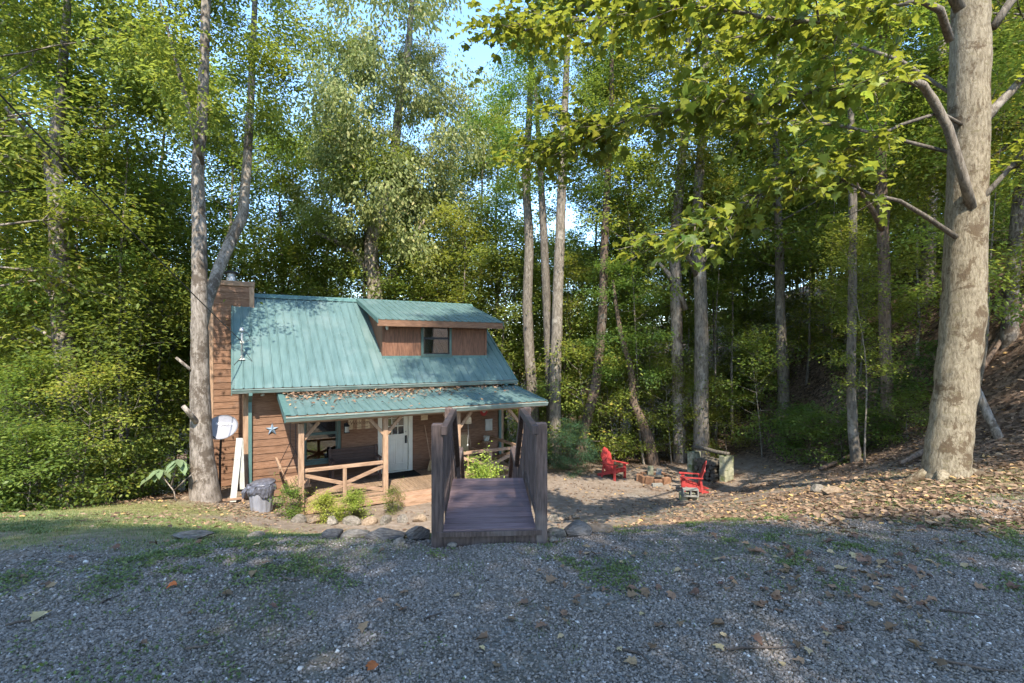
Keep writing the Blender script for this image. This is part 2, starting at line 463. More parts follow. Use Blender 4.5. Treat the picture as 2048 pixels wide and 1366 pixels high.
# ---------------------------------------------------------------- terrain
CP = [(-8, -6, 0), (0, -6, 0), (8, -6, 0.1), (-8, 0, 0), (-4, 0, 0), (0, 0, 0), (4, 0, 0), (8, 0, 0.1), (-4, 3, 0), (0, 3, 0), (4, 3, 0.0),
      (-6, 3.4, 0.0), (6.5, 3.5, 0.02), (-2.3, 4.5, 0), (0, 4.5, 0), (2.2, 4.6, 0), (4.2, 4.8, -0.05), (-4.2, 4.6, -0.05), (6, 5.2, -0.08), (-6.5, 5, -0.12),
      (-2, 6, -0.5), (-2, 8, -1.4), (-2, 10, -2.05), (0.3, 6, -0.45), (0.6, 8, -1.25), (1, 10, -1.85), (2.2, 6.2, -0.40), (2.8, 8, -1.0), (2.5, 11, -1.9),
      (-5, 6.5, -0.5), (-5.5, 8.5, -1.15), (-6, 10.5, -1.8), (-7.7, 12.5, -2.0), (-9.2, 9, -1.22), (-10, 6, -0.55), (-11.5, 11, -1.95), (-14, 9, -1.7), (-13, 14, -3.0),
      (-18, 18, -4.5), (-12, 20, -4.2), (-9.8, 15.5, -2.6), (-7, 12.9, -2.2), (-5, 11.5, -2.2), (-2, 12, -2.2), (-3.5, 11, -2.2), (0, 13, -2.25), (0, 15, -2.3), (-5, 14, -2.35), (1.5, 17, -2.4), (-4, 18, -2.6),
      (-8, 21, -3.6), (1, 22, -3.0), (3, 14, -2.35), (5.5, 14, -2.35), (3, 17, -2.42), (6, 17, -2.35), (4.2, 11, -1.7), (7, 14, -2.0), (6.5, 12, -1.55),
      (6.9, 8, -0.29), (5, 8, -0.72), (4.6, 6.5, -0.32), (9, 8, -0.15), (8, 6.5, -0.1), (7.2, 10.5, -0.95), (12, 8, 1.5), (9.2, 11.5, -0.6), (8.8, 12.8, -1.1), (10.6, 14, -0.5), (13.3, 13, 3.0), (12, 11, 1.8), (10.8, 9.6, 0.7), (14, 14.5, 3.6), (12.5, 18, 1.2),
      (9.5, 20, -1.8), (18, 12, 7.0), (20, 20, 7.5), (16, 26, 3.0), (7, 23, -2.6), (0, 32, -4.5), (-20, 32, -6.5), (10, 34, -2.5), (26, 36, 7.0), (-36, 20, -8.0), (0, 62, -3.0),
      (-50, 62, -6.0), (50, 62, 14.0), (34, 14, 11.0), (0, -30, 1.0), (-30, -12, -0.5), (30, -12, 4.0), (-30, 4, -3.5), (20, 0, 3.0), (13, 3, 0.8), (-14, 3, -0.4), (0, 110, 0.0), (-110, 110, -5), (110, 110, 20), (-110, -60, 0), (110, -60, 8), (0, -110, 4)]
CP = np.array(CP, dtype=float)
def _phi(r2):
    return 0.5 * r2 * np.log(np.maximum(r2, 1e-12))
_n = len(CP)
_K = _phi(((CP[:, None, :2] - CP[None, :, :2]) ** 2).sum(-1)) + np.eye(_n) * 0.02
_P = np.hstack([np.ones((_n, 1)), CP[:, :2]])
_A = np.zeros((_n + 3, _n + 3)); _A[:_n, :_n] = _K; _A[:_n, _n:] = _P; _A[_n:, :_n] = _P.T
_w = np.linalg.solve(_A, np.concatenate([CP[:, 2], np.zeros(3)]))
def hz(x, y):
    x = np.asarray(x, dtype=float); y = np.asarray(y, dtype=float)
    sh = x.shape
    x = x.ravel(); y = y.ravel(); out = np.empty(len(x))
    for i in range(0, len(x), 20000):
        q = np.stack([x[i:i + 20000], y[i:i + 20000]], 1)
        r2 = ((q[:, None, :] - CP[None, :, :2]) ** 2).sum(-1)
        out[i:i + 20000] = _phi(r2) @ _w[:_n] + _w[_n] + q @ _w[_n + 1:]
    return out.reshape(sh)
def H(x, y):
    return float(hz(np.array([x]), np.array([y]))[0])
def P(px, py, d):
    """world point on the ray of photo pixel (px, py) at distance d along the view axis"""
    return Vector(((px - 1024) / F * d, d, CAM_Z - (py - HOR) / F * d))
def Gd(px, py, lo=2.0, hi=40.0):
    """where the ray of a pixel first meets the ground"""
    d = np.arange(lo, hi, 0.02)
    z = CAM_Z - (py - HOR) / F * d
    hit = np.nonzero(z <= hz((px - 1024) / F * d, d))[0]
    dd = float(d[hit[0]]) if len(hit) else hi
    return Vector(((px - 1024) / F * dd, dd, H((px - 1024) / F * dd, dd)))

def vnoise(x, y, s, seed=0):
    rs = np.random.RandomState(seed); T = rs.rand(64, 64)
    x = x / s; y = y / s
    xi = np.floor(x).astype(int); yi = np.floor(y).astype(int)
    fx = x - xi; fy = y - yi
    fx = fx * fx * (3 - 2 * fx); fy = fy * fy * (3 - 2 * fy)
    g = lambda a, b: T[a % 64, b % 64]
    return (g(xi, yi) * (1 - fx) + g(xi + 1, yi) * fx) * (1 - fy) + (g(xi, yi + 1) * (1 - fx) + g(xi + 1, yi + 1) * fx) * fy
def fbm(x, y, s, seed=0):
    return 0.5 * vnoise(x, y, s, seed) + 0.3 * vnoise(x, y, s / 2.3, seed + 1) + 0.2 * vnoise(x, y, s / 5.1, seed + 2)
def sstep(a, b, x):
    t = np.clip((x - a) / (b - a), 0, 1)
    return t * t * (3 - 2 * t)

def weights(x, y):
    """gravel, grass, litter weights of the ground"""
    n1 = fbm(x, y, 1.6, 3) - 0.5
    edge = np.where(x > 0, 5.25 + 0.10 * x, 5.0 + 0.14 * x) + n1 * 1.8
    edge = np.maximum(edge, 3.4 + n1)
    grav = 1 - sstep(-0.5, 0.9, y - edge)
    path = np.exp(-((x - (1.6 + 0.22 * (y - 6))) / 1.2) ** 2) * sstep(5, 6.5, y) * (1 - sstep(14, 18, y))
    grav = np.maximum(grav, path * 0.55 * sstep(0.4, 0.6, fbm(x, y, 0.9, 8)))
    gl = sstep(-1.5, -3.2, x + n1 * 2) * sstep(3.6, 5.2, y + n1 * 2.5 + 0.1 * x) * (1 - sstep(11.0, 12.6, y)) * (1 - sstep(-7.5, -6.3, x - 0.25 * (y - 9)) * sstep(9.4, 10.6, y))
    patch = sstep(0.52, 0.66, fbm(x, y, 0.8, 21)) * sstep(3.0, 4.6, y + n1) * (1 - sstep(6.5, 8, y)) * 0.75
    gr = np.sort(np.stack([y - 8.6, x - 6.0]), axis=0)
    moss = np.exp(-((x - 8.2) / 1.8) ** 2 - ((y - 7.6) / 0.8) ** 2) + 0.6 * np.exp(-((x - 6.0) / 2.0) ** 2 - ((y - 9.6) / 0.6) ** 2)
    grass = np.clip(np.maximum(np.maximum(gl, patch), moss * sstep(0.35, 0.55, fbm(x, y, 0.7, 5))), 0, 1)
    yard = ((x > -9.3) & (x < 8.5)) * (1 - sstep(17, 20, y)) * (1 - sstep(7.5, 9.5, x)) * sstep(-10.5, -9.0, x)
    lit = 1 - yard
    lit = np.maximum(lit, sstep(0.50, 0.62, fbm(x, y, 1.1, 31)) * sstep(4.5, 6, y) * sstep(2.2, 4.0, x) * 0.8)
    lit = np.maximum(lit, sstep(7.5, 9.0, np.abs(x)) * sstep(10.5, 12.5, y))
    grav = grav * (1 - sstep(8.5, 10.5, np.abs(x)))
    return np.clip(grav, 0, 1), np.clip(grass, 0, 1), np.clip(lit, 0, 1)

def axis(lo_d, hi_d, step, lo, hi, g=1.14):
    a = list(np.arange(lo_d, hi_d + 1e-6, step))
    s = step
    while a[-1] < hi:
        s *= g; a.append(a[-1] + s)
    s = step
    while a[0] > lo:
        s *= g; a.insert(0, a[0] - s)
    return np.array(a)
gx = axis(-11, 11, 0.11, -220, 220); gy = axis(1.0, 17, 0.11, -160, 260)
X, Y = np.meshgrid(gx, gy, indexing='ij')
Z = hz(X, Y)
near = np.exp(-(X / 14) ** 2 - ((Y - 8) / 14) ** 2)
Zg = Z + (fbm(X, Y, 0.55, 41) - 0.5) * 0.05 * near + (fbm(X, Y, 3.1, 44) - 0.5) * 0.30 * (1 - near)
nx, ny = X.shape
idx = np.arange(nx * ny).reshape(nx, ny)
quads = np.stack([idx[:-1, :-1], idx[1:, :-1], idx[1:, 1:], idx[:-1, 1:]], -1).reshape(-1, 4)
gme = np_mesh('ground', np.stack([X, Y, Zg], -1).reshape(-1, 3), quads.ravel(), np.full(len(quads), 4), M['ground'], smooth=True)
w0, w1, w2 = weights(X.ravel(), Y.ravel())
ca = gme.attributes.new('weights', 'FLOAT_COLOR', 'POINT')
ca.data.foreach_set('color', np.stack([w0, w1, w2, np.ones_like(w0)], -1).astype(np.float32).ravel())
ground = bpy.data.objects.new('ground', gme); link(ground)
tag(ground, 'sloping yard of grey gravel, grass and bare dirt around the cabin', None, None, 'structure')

# ---------------------------------------------------------------- the cabin (local: x along the front, y back into the house, z world height)
ANG = math.atan2(0.491, 0.871)
CO = Vector((-7.18, 13.44, 0.0))
CA, SA = math.cos(ANG), math.sin(ANG)
def W(u, b, z):
    return Vector((CO.x + CA * u - SA * b, CO.y + SA * u + CA * b, z))
cabin = empty('cabin', CO, ANG, 'small brown cedar cabin with green metal roof, dormer and covered front porch', 'cabin')
UW = 7.85              # wall length
DK = -2.02             # porch deck level
FL = -2.28             # bottom of the siding
EV_B, EV_Z = -0.45, 0.77
RG_B, RG_Z = 3.15, 3.54
SLOPE = (RG_Z - EV_Z) / (RG_B - EV_B)
BK = 6.30
UL, UR = -0.30, 8.15
def zroof(b):
    return EV_Z + SLOPE * (min(b, 2 * RG_B - b) - EV_B)

WIN = (1.52, 2.38, -1.42, 0.10)
DOOR = (3.66, 4.54, DK, 0.06)

fw = MB()
us = [0.0, WIN[0], WIN[1], DOOR[0], DOOR[1], UW]
fw.box(us[0], us[1], 0, 0.12, FL, 0.80)
fw.box(us[1], us[2], 0, 0.12, FL, WIN[2]); fw.box(us[1], us[2], 0, 0.12, WIN[3], 0.80)
fw.box(us[2], us[3], 0, 0.12, FL, 0.80)
fw.box(us[3], us[4], 0, 0.12, FL, DOOR[2]); fw.box(us[3], us[4], 0, 0.12, DOOR[3], 0.80)
fw.box(us[4], us[5], 0, 0.12, FL, 0.80)
front_wall = fw.build('front_wall', M['siding'], cabin)
gable_poly = [(0.12, FL), (BK, FL), (BK, 0.95), (RG_B, RG_Z - 0.12), (0.12, 0.95)]
left_wall = MB().prism(gable_poly, 'x', 0.0, 0.12).build('left_wall', M['siding'], cabin)
right_wall = MB().prism(gable_poly, 'x', UW - 0.12, UW).build('right_wall', M['siding'], cabin)
MB().box(0.12, UW - 0.12, BK - 0.12, BK, FL, 0.95).build('back_wall', M['siding'], cabin)
MB().box(0.13, UW - 0.13, 0.13, BK - 0.13, DK - 0.12, DK - 0.02).build('floor_slab', M['dark'], cabin)
# piers under the walls
for u, b in ((0.3, 0.3), (4.0, 0.3), (7.5, 0.3), (0.3, 5.9), (4.0, 5.9), (7.5, 5.9)):
    w = W(u, b, 0)
    MB().box(u - 0.2, u + 0.2, b - 0.2, b + 0.2, H(w.x, w.y) - 0.4, FL).build('pier', M['block'], cabin)

# lapped siding: one wedge board per course and stretch
def board_mesh(L, h):
    m = MB()
    m.prism([(-0.030, 0.0), (-0.004, 0.0), (-0.004, h + 0.02), (-0.010, h + 0.02)], 'x', 0, L)
    return m.mesh('siding_board', M['siding'])
_bm = {}
rb = random.Random(5)
def board(parent, u0, u1, z, h, rotz=0.0, base=(0, 0)):
    L = round(u1 - u0, 2)
    if L < 0.05: return
    key = (L, h)
    if key not in _bm: _bm[key] = board_mesh(L, h)
    c, s = math.cos(rotz), math.sin(rotz)
    return inst('siding_board', _bm[key], parent, (base[0] + c * u0, base[1] + s * u0, z), (0, 0, rotz))
CH = 0.2
z = FL
while z < 0.62:
    cuts = []
    if z + CH > WIN[2] - 0.11 and z < WIN[3] + 0.10: cuts.append((WIN[0] - 0.11, WIN[1] + 0.11))
    if z + CH > DOOR[2] and z < DOOR[3] + 0.10: cuts.append((DOOR[0] - 0.10, DOOR[1] + 0.10))
    a = 0.10
    for c0, c1 in cuts + [(UW - 0.1, None)]:
        b_ = c0
        if b_ - a > 4.0:
            mdl = a + (b_ - a) * rb.uniform(0.35, 0.65)
            board(front_wall, a, mdl - 0.002, z, CH); board(front_wall, mdl + 0.002, b_, z, CH)
        else:
            board(front_wall, a, b_, z, CH)
        if c1: a = c1
    z += CH
# gable ends
z = FL
while z < RG_Z - 0.4:
    zz = z + CH
    lo = max(0.02, EV_B + (zz + 0.16 - EV_Z) / SLOPE) if zz > 0.5 else 0.02
    hi = 2 * RG_B - lo
    if hi - lo > 0.2:
        board(left_wall, -hi, -lo, z, CH, -math.pi / 2, (0.0, 0.0))      # outside faces -x
        board(right_wall, lo, hi, z, CH, math.pi / 2, (UW, 0.0))
    z += CH
for u0, u1 in ((-0.035, 0.09), (UW - 0.09, UW + 0.035)):
    MB().box(u0, u1, -0.042, 0.0, FL - 0.02, 0.66).build('corner_board', M['trim'], cabin, bevel=0.004)
MB().box(-0.042, -0.003, -0.041, 0.11, FL - 0.015, 0.63).build('corner_board', M['trim'], cabin, bevel=0.004)

# metal roof panels
def panel_mesh(w, L):
    prof = []
    for i in range(4):
        x = w * i / 4
        prof += [(x, 0.0), (x + 0.012, 0.024), (x + 0.032, 0.024), (x + 0.05, 0.0)]
    prof += [(w + 0.0, 0.0), (w + 0.012, 0.027), (w + 0.032, 0.027), (w + 0.046, 0.002)]
    m = MB()
    n = len(prof)
    for yy in (0.0, L):
        m.v += [(x, yy, zz) for x, zz in prof]
    for i in range(n - 1):
        m.f.append((i, i + 1, n + i + 1, n + i))
    return m.mesh('roof_panel', M['green_roof'])

def slab(name, u0, u1, b0, z0, b1, z1, th, mat):
    return MB().prism([(b0, z0), (b1, z1), (b1, z1 - th), (b0, z0 - th)], 'x', u0, u1).build(name, mat, cabin)
def panels(roof, u0, u1, b0, z0, b1, z1, n, lift=0.004):
    w = (u1 - u0 - 0.05) / n
    L = math.hypot(b1 - b0, z1 - z0)
    a = math.atan2(z1 - z0, abs(b1 - b0))
    me = panel_mesh(w, L)
    for i in range(n):
        if b1 > b0:
            inst('roof_panel', me, roof, (u0 + i * w, b0, z0 + lift), (a, 0, 0))
        else:
            inst('roof_panel', me, roof, (u1 - i * w, b0, z0 + lift), (a, 0, math.pi))
roof = slab('roof', UL, UR, EV_B, EV_Z, RG_B, RG_Z, 0.10, M['trim_h'])
panels(roof, UL, UR, EV_B - 0.04, EV_Z - 0.031, RG_B, RG_Z, 9)
broof = slab('roof', UL, UR, 2 * RG_B - EV_B, EV_Z, RG_B + 0.002, RG_Z, 0.10, M['trim_h'])
panels(broof, UL, UR, 2 * RG_B - EV_B + 0.04, EV_Z - 0.031, RG_B, RG_Z, 9)
rc = MB().prism([(RG_B - 0.17, RG_Z - 0.085), (RG_B, RG_Z + 0.05), (RG_B + 0.17, RG_Z - 0.085), (RG_B + 0.17, RG_Z - 0.075), (RG_B, RG_Z + 0.062), (RG_B - 0.17, RG_Z - 0.075)], 'x', UL - 0.01, UR + 0.01)
rc.build('ridge_cap', M['green_trim'], roof)
for u0, u1 in ((UL - 0.022, UL + 0.06), (UR - 0.06, UR + 0.022)):     # rake trim, both slopes
    MB().prism([(EV_B - 0.05, EV_Z - 0.03), (RG_B, RG_Z + 0.03), (RG_B, RG_Z - 0.17), (EV_B - 0.05, EV_Z - 0.19)], 'x', u0, u0 + 0.02 if u0 < 1 else u1).build('rake_trim', M['green_trim'], roof)
    MB().prism([(2 * RG_B - EV_B + 0.05, EV_Z - 0.03), (RG_B + 0.001, RG_Z + 0.03), (RG_B + 0.001, RG_Z - 0.17), (2 * RG_B - EV_B + 0.05, EV_Z - 0.19)], 'x', u0, u0 + 0.02 if u0 < 1 else u1).build('rake_trim', M['green_trim'], broof)
# soffit and fascia
MB().box(UL + 0.06, UR - 0.06, EV_B + 0.02, -0.045, 0.635, 0.66).build('soffit', M['trim_h'], cabin)
MB().box(UL, UR, EV_B - 0.022, EV_B - 0.002, 0.60, EV_Z - 0.03).build('fascia', M['siding'], cabin)

def gutter(u0, u1, b, z, name='gutter'):
    """K-style trough: its back at b, its rim at z"""
    p = [(b, z), (b, z - 0.105), (b - 0.075, z - 0.105), (b - 0.098, z - 0.06), (b - 0.115, z - 0.02), (b - 0.125, z - 0.018), (b - 0.125, z - 0.002),
         (b - 0.105, z - 0.002), (b - 0.09, z - 0.055), (b - 0.07, z - 0.09), (b - 0.008, z - 0.09), (b - 0.008, z)]
    g = MB().prism(p, 'x', u0, u1).build(name, M['gutter'], cabin)
    for a0 in (u0 - 0.004, u1 + 0.001):
        MB().prism([(b, z), (b, z - 0.105), (b - 0.075, z - 0.105), (b - 0.098, z - 0.06), (b - 0.125, z - 0.01)], 'x', a0, a0 + 0.003).build('end_cap', M['green_trim'], g)
    return g
gutter(UL, UR, EV_B - 0.026, EV_Z - 0.045)
def downspout(u, b_top, zt, zb):
    m = MB()
    m.beam((u, b_top, zt), (u, b_top, zt - 0.07), 0.085, 0.06, (0, 1, 0))
    m.beam((u, b_top, zt - 0.055), (u, -0.085, zt - 0.26), 0.0852, 0.061, (0, 0, 1))
    m.beam((u, -0.085, zt - 0.235), (u, -0.085, zb), 0.0848, 0.06, (0, 1, 0))
    m.beam((u, -0.085, zb + 0.02), (u, -0.26, zb - 0.07), 0.0845, 0.059, (0, 0, 1))
    return m.build('downspout', M['green_trim'], cabin)
downspout(0.12, EV_B - 0.08, 0.63, -2.08)
downspout(7.72, EV_B - 0.08, 0.63, -1.9)

# --- chimney chase on the left wall
CU0, CU1, CB0, CB1, CZ0, CZ1 = -0.92, 0.30, 2.58, 3.75, -2.45, 3.90
chase = MB().box(CU0 + 0.02, CU1 - 0.02, CB0 + 0.02, CB1 - 0.02, CZ0, CZ1 - 0.02).build('chimney_chase', M['siding'], cabin)
CC = 0.20
z = CZ0
while z < CZ1 - 0.25:
    board(chase, CU0 + 0.13, CU1 - 0.12, z, CC, 0.0, (0, CB0 + 0.02))
    board(chase, -(CB1 - 0.1), -(CB0 + 0.1), z, CC, -math.pi / 2, (CU0 + 0.02, 0))
    if z > 2.6: board(chase, CB0 + 0.1, CB1 - 0.1, z, CC, math.pi / 2, (CU1 - 0.02, 0))
    z += CC
for u0, u1 in ((CU0 - 0.02, CU0 + 0.13), (CU1 - 0.12, CU1 + 0.02)):
    MB().box(u0, u1, CB0 - 0.022, CB0 + 0.018, CZ0 - 0.01 if u0 < -0.5 else 2.4, CZ1 - 0.16).build('corner_board', M['trim'], chase, bevel=0.004)
    MB().box(u0 + (0.0 if u0 < -0.5 else 0.10), u1 - (0.11 if u0 < -0.5 else 0.0), CB1 - 0.1, CB1 + 0.01, CZ0 if u0 < -0.5 else 2.4, CZ1 - 0.16).build('corner_board', M['trim'], chase)
MB().box(CU0 - 0.035, CU1 + 0.035, CB0 - 0.04, CB1 + 0.04, CZ1 - 0.15, CZ1).build('chase_crown', M['trim_h'], chase, bevel=0.006)
fc = MB().lathe([(0.0, 0.0), (0.16, 0.0), (0.15, 0.16), (0.12, 0.2), (0.12, 0.3), (0.0, 0.3)], 18, (-0.31, 3.15, CZ1)).build('flue', M['steel'], chase, smooth=False)
MB().lathe([(0.0, 0.30), (0.21, 0.30), (0.215, 0.33), (0.05, 0.40), (0.0, 0.40)], 18, (-0.31, 3.15, CZ1 + 0.0)).build('flue_cap', M['black'], chase)

# --- shed dormer
DU0, DU1, DB = 3.84, 7.49, 0.517
DZ0 = zroof(DB)
DEB, DEZ = 0.13, 2.70                      # dormer eave
DS = (RG_Z + 0.04 - DEZ) / (RG_B - DEB)
def zdorm(b): return DEZ + DS * (b - DEB)
DT = zdorm(DB) - 0.13
DW = (5.18, 6.10, DZ0 + 0.10, DT - 0.02)
dw = MB()
dw.box(DU0, DW[0], DB, DB + 0.1, DZ0 - 0.3, DT); dw.box(DW[1], DU1, DB, DB + 0.1, DZ0 - 0.3, DT)
dw.box(DW[0], DW[1], DB, DB + 0.1, DZ0 - 0.3, DW[2]); dw.box(DW[0], DW[1], DB, DB + 0.1, DW[3], DT)
dorm = dw.build('dormer_wall', M['siding_v'], cabin)
def split(a, b, n):
    w = (b - a) / n
    return [(a + i * w + 0.003, a + (i + 1) * w - 0.003) for i in range(n)]
for a, b in split(DU0 + 0.07, DW[0] - 0.09, 3) + split(DW[1] + 0.09, DU1 - 0.07, 3):
    MB().box(a, b, DB - 0.014, DB - 0.001, DZ0 + 0.03, DT - 0.002).build('wall_panel', M['siding_v'], dorm)
for a, b in ((DU0 - 0.012, DU0 + 0.066), (DU1 - 0.066, DU1 + 0.012)):
    MB().box(a, b, DB - 0.03, DB, DZ0 - 0.02, DT).build('corner_board', M['siding_v'], dorm)
MB().box(DU0 - 0.02, DU1 + 0.02, DB - 0.055, DB - 0.031, DZ0 - 0.055, DZ0 + 0.05).build('flashing', M['green_trim'], dorm)
for u0 in (DU0, DU1 - 0.08):
    pl = [(DB + 0.1, DZ0 - 0.1), (DB + 0.1, zdorm(DB + 0.1) - 0.11), (RG_B - 0.25, zdorm(RG_B - 0.25) - 0.11), (RG_B - 0.25, RG_Z - 0.45)]
    ck = MB().prism(pl, 'x', u0, u0 + 0.08).build('dormer_cheek', M['siding_v'], cabin)
dr = MB().prism([(DEB, DEZ), (RG_B, RG_Z + 0.04), (RG_B, RG_Z - 0.06), (DEB, DEZ - 0.10)], 'x', 3.60, 7.93).build('dormer_roof', M['trim_h'], cabin)
panels(dr, 3.60, 7.93, DEB - 0.04, DEZ - 0.011, RG_B + 0.03, RG_Z + 0.05, 5)
MB().box(3.58, 7.95, DEB - 0.028, DEB - 0.003, DEZ - 0.215, DEZ - 0.012).build('fascia', M['siding'], dr, bevel=0.003)
for u0 in (3.575, 7.932):
    MB().prism([(DEB - 0.05, DEZ + 0.02), (RG_B, RG_Z + 0.075), (RG_B, RG_Z - 0.06), (DEB - 0.05, DEZ - 0.12)], 'x', u0, u0 + 0.023).build('rake_trim', M['green_trim'], dr)
lt = MB().lathe([(0.0, 0.0), (0.03, 0.0), (0.05, 0.07), (0.055, 0.12), (0.0, 0.12)], 10, (DU0 + 0.12, DB - 0.11, DT - 0.30)).build('eave_light', M['white'], cabin)
MB().tube([(DU0 + 0.12, DB - 0.11, DT - 0.18), (DU0 + 0.12, DB - 0.11, DT + 0.02)], 0.012, 6).build('lamp_stem', M['black'], lt)

def window(rect, b, parent, frame_mat, n_sash=2, trimw=0.09, name='window'):
    u0, u1, z0, z1 = rect
    fr_ = MB()
    for a, c, d, e in ((u0 - trimw, u0, z0 - trimw, z1 + trimw), (u1, u1 + trimw, z0 - trimw, z1 + trimw), (u0, u1, z0 - trimw, z0), (u0, u1, z1, z1 + trimw)):
        fr_.box(a, c, b - 0.045, b - 0.002, d, e)
    wdw = fr_.build(name, frame_mat, parent, bevel=0.003)
    zm = (z0 + z1) / 2
    for i, (a, c) in enumerate(((z0, zm), (zm, z1))):
        bb = b + 0.02 + 0.03 * i
        s = MB()
        w = 0.035
        s.box(u0, u0 + w, bb, bb + 0.03, a, c); s.box(u1 - w, u1, bb, bb + 0.03, a, c)
        s.box(u0 + w, u1 - w, bb, bb + 0.03, a, a + w); s.box(u0 + w, u1 - w, bb, bb + 0.03, c - w, c)
        s.build('sash', M['black'] if name == 'dormer_window' else M['green_dark'], wdw)
        MB().box(u0 + w, u1 - w, bb + 0.011, bb + 0.017, a + w, c - w).build('pane', M['glass'], wdw)
    MB().box(u0 - trimw - 0.02, u1 + trimw + 0.02, b - 0.075, b - 0.046, z0 - trimw - 0.012, z0 - trimw + 0.03).build('sill', frame_mat, wdw)
    return wdw
window(WIN, 0.0, cabin, M['green_dark'])
window(DW, DB, cabin, M['green_dark'], trimw=0.075, name='dormer_window')
MB().box(WIN[0] - 0.2, WIN[1] + 0.2, 0.7, 0.72, WIN[2] - 0.2, WIN[3] + 0.2).build('dark_backing', M['dark'], cabin)  # shade of the room behind the window, put in as a dark sheet

# --- door
dm = MB()
d0, d1, dz0, dz1 = DOOR[0] + 0.03, DOOR[1] - 0.03, DK + 0.04, DOOR[3] - 0.03
gl_z0, gl_z1 = dz0 + 1.12, dz1 - 0.14
st = 0.13
dm.box(d0, d0 + st, 0.03, 0.07, dz0, dz1); dm.box(d1 - st, d1, 0.03, 0.07, dz0, dz1)
dm.box(d0 + st, d1 - st, 0.03, 0.07, dz0, gl_z0); dm.box(d0 + st, d1 - st, 0.03, 0.07, gl_z1, dz1)
door = dm.build('door', M['door'], cabin, bevel=0.003)
gw = (d1 - d0 - 2 * st)
MB().box(d0 + st, d1 - st, 0.048, 0.053, gl_z0, gl_z1).build('pane', M['glass'], door)
for i in (1, 2):
    MB().box(d0 + st + gw * i / 3 - 0.011, d0 + st + gw * i / 3 + 0.011, 0.034, 0.066, gl_z0, gl_z1).build('muntin', M['door'], door)
for i in (1, 2):
    zz = gl_z0 + (gl_z1 - gl_z0) * i / 3
    for j in range(3):
        MB().box(d0 + st + gw * j / 3 + (0.0115 if j else 0), d0 + st + gw * (j + 1) / 3 - (0.0115 if j < 2 else 0), 0.036, 0.064, zz - 0.011, zz + 0.011).build('muntin', M['door'], door)
for i in range(2):
    a = d0 + st + 0.01 + i * (gw / 2 + 0.005)
    pz0, pz1 = dz0 + 0.2, dz0 + 0.98
    m = MB()
    for q in ((a, a + 0.03, pz0, pz1), (a + gw / 2 - 0.045, a + gw / 2 - 0.015, pz0, pz1), (a + 0.03, a + gw / 2 - 0.045, pz0, pz0 + 0.03), (a + 0.03, a + gw / 2 - 0.045, pz1 - 0.03, pz1)):
        m.box(q[0], q[1], 0.020, 0.0295, q[2], q[3])
    m.build('raised_panel', M['door'], door, bevel=0.003)
hd = MB().box(d1 - 0.10, d1 - 0.035, 0.012, 0.0295, dz0 + 0.82, dz0 + 1.06)
hd.tube([(d1 - 0.067, -0.02, dz0 + 0.98), (d1 - 0.067, -0.03, dz0 + 0.9), (d1 - 0.067, 0.012, dz0 + 0.85)], 0.011, 6)
hd.build('handle', M['black'], door)
MB().lathe([(0.0, -0.02), (0.028, -0.02), (0.028, 0.0), (0, 0)], 12).build('deadbolt', M['black'], door, loc=(d1 - 0.067, 0.03, dz0 + 1.18), rot=(math.pi / 2, 0, 0))
fr2 = MB()
fr2.box(DOOR[0] - 0.10, DOOR[0] + 0.026, -0.045, 0.025, DK, DOOR[3] + 0.1); fr2.box(DOOR[1] - 0.026, DOOR[1] + 0.10, -0.045, 0.025, DK, DOOR[3] + 0.1)
fr2.box(DOOR[0] + 0.026, DOOR[1] - 0.026, -0.045, 0.025, DOOR[3] - 0.026, DOOR[3] + 0.1)
fr2.build('door_frame', M['door'], cabin, bevel=0.004)
MB().box(DOOR[0] + 0.026, DOOR[1] - 0.026, -0.06, 0.11, DK - 0.0, DK + 0.036).build('threshold', M['door'], cabin)

# --- porch
PU0, PU1, PB = 0.785, 8.08, -2.40
POSTS = [1.15, 3.22, 5.29, 7.36]
POB = -2.10
deck = MB().box(0.9, 7.7, -2.12, -0.06, DK - 0.16, DK - 0.04).build('porch_deck', M['deck'], cabin)
nb = 49
pw = 6.8 / nb
pm = MB().box(0, pw - 0.006, -2.16, -0.047, 0, 0.036).mesh('plank', M['deck'])
for i in range(nb):
    inst('plank', pm, deck, (0.9 + i * pw, 0, DK - 0.038))
MB().box(0.88, 7.72, -2.17, -2.125, DK - 0.24, DK - 0.042).build('rim_board', M['trim_h'], deck, bevel=0.003)
for u, w_ in ((0.878, 0), (7.70, 0)):
    MB().box(u, u + 0.022, -2.122, -0.05, DK - 0.24, DK - 0.042).build('rim_board', M['trim'], deck)
for u, b in [(p, POB) for p in POSTS] + [(1.2, -0.4), (7.3, -0.4)]:
    w = W(u, b, 0)
    MB().box(u - 0.09, u + 0.09, b + 0.06 - 0.06, b + 0.12, H(w.x, w.y) - 0.3, DK - 0.165).build('footing', M['block'], deck)
BZ = -0.03
for i, u in enumerate(POSTS):
    po = MB().box(u - 0.065, u + 0.065, POB - 0.065, POB + 0.065, DK, BZ)
    if i == 0: po = MB().box(u - 0.065, u + 0.065, POB - 0.14, POB - 0.065 + 0.055, DK - 0.3, BZ)
    po = po.build('porch_post', M['trim'], cabin, bevel=0.006)
    for s in (-1, 1):
        if (i == 0 and s < 0): continue
        MB().beam((u + s * 0.05, POB, BZ - 0.42), (u + s * 0.42, POB, BZ + 0.0), 0.08, 0.08, (0, 1, 0)).build('brace', M['trim'], po)
MB().box(0.95, 7.75, POB - 0.06, POB + 0.06, BZ + 0.002, BZ + 0.155).build('porch_beam', M['trim_h'], cabin)
PEZ, PWZ = 0.20, 0.61
proof = slab('porch_roof', PU0, PU1, PB, PEZ, -0.035, PWZ, 0.06, M['trim_h'])
panels(proof, PU0, PU1, PB - 0.04, PEZ - 0.003, -0.035, PWZ + 0.004, 8)
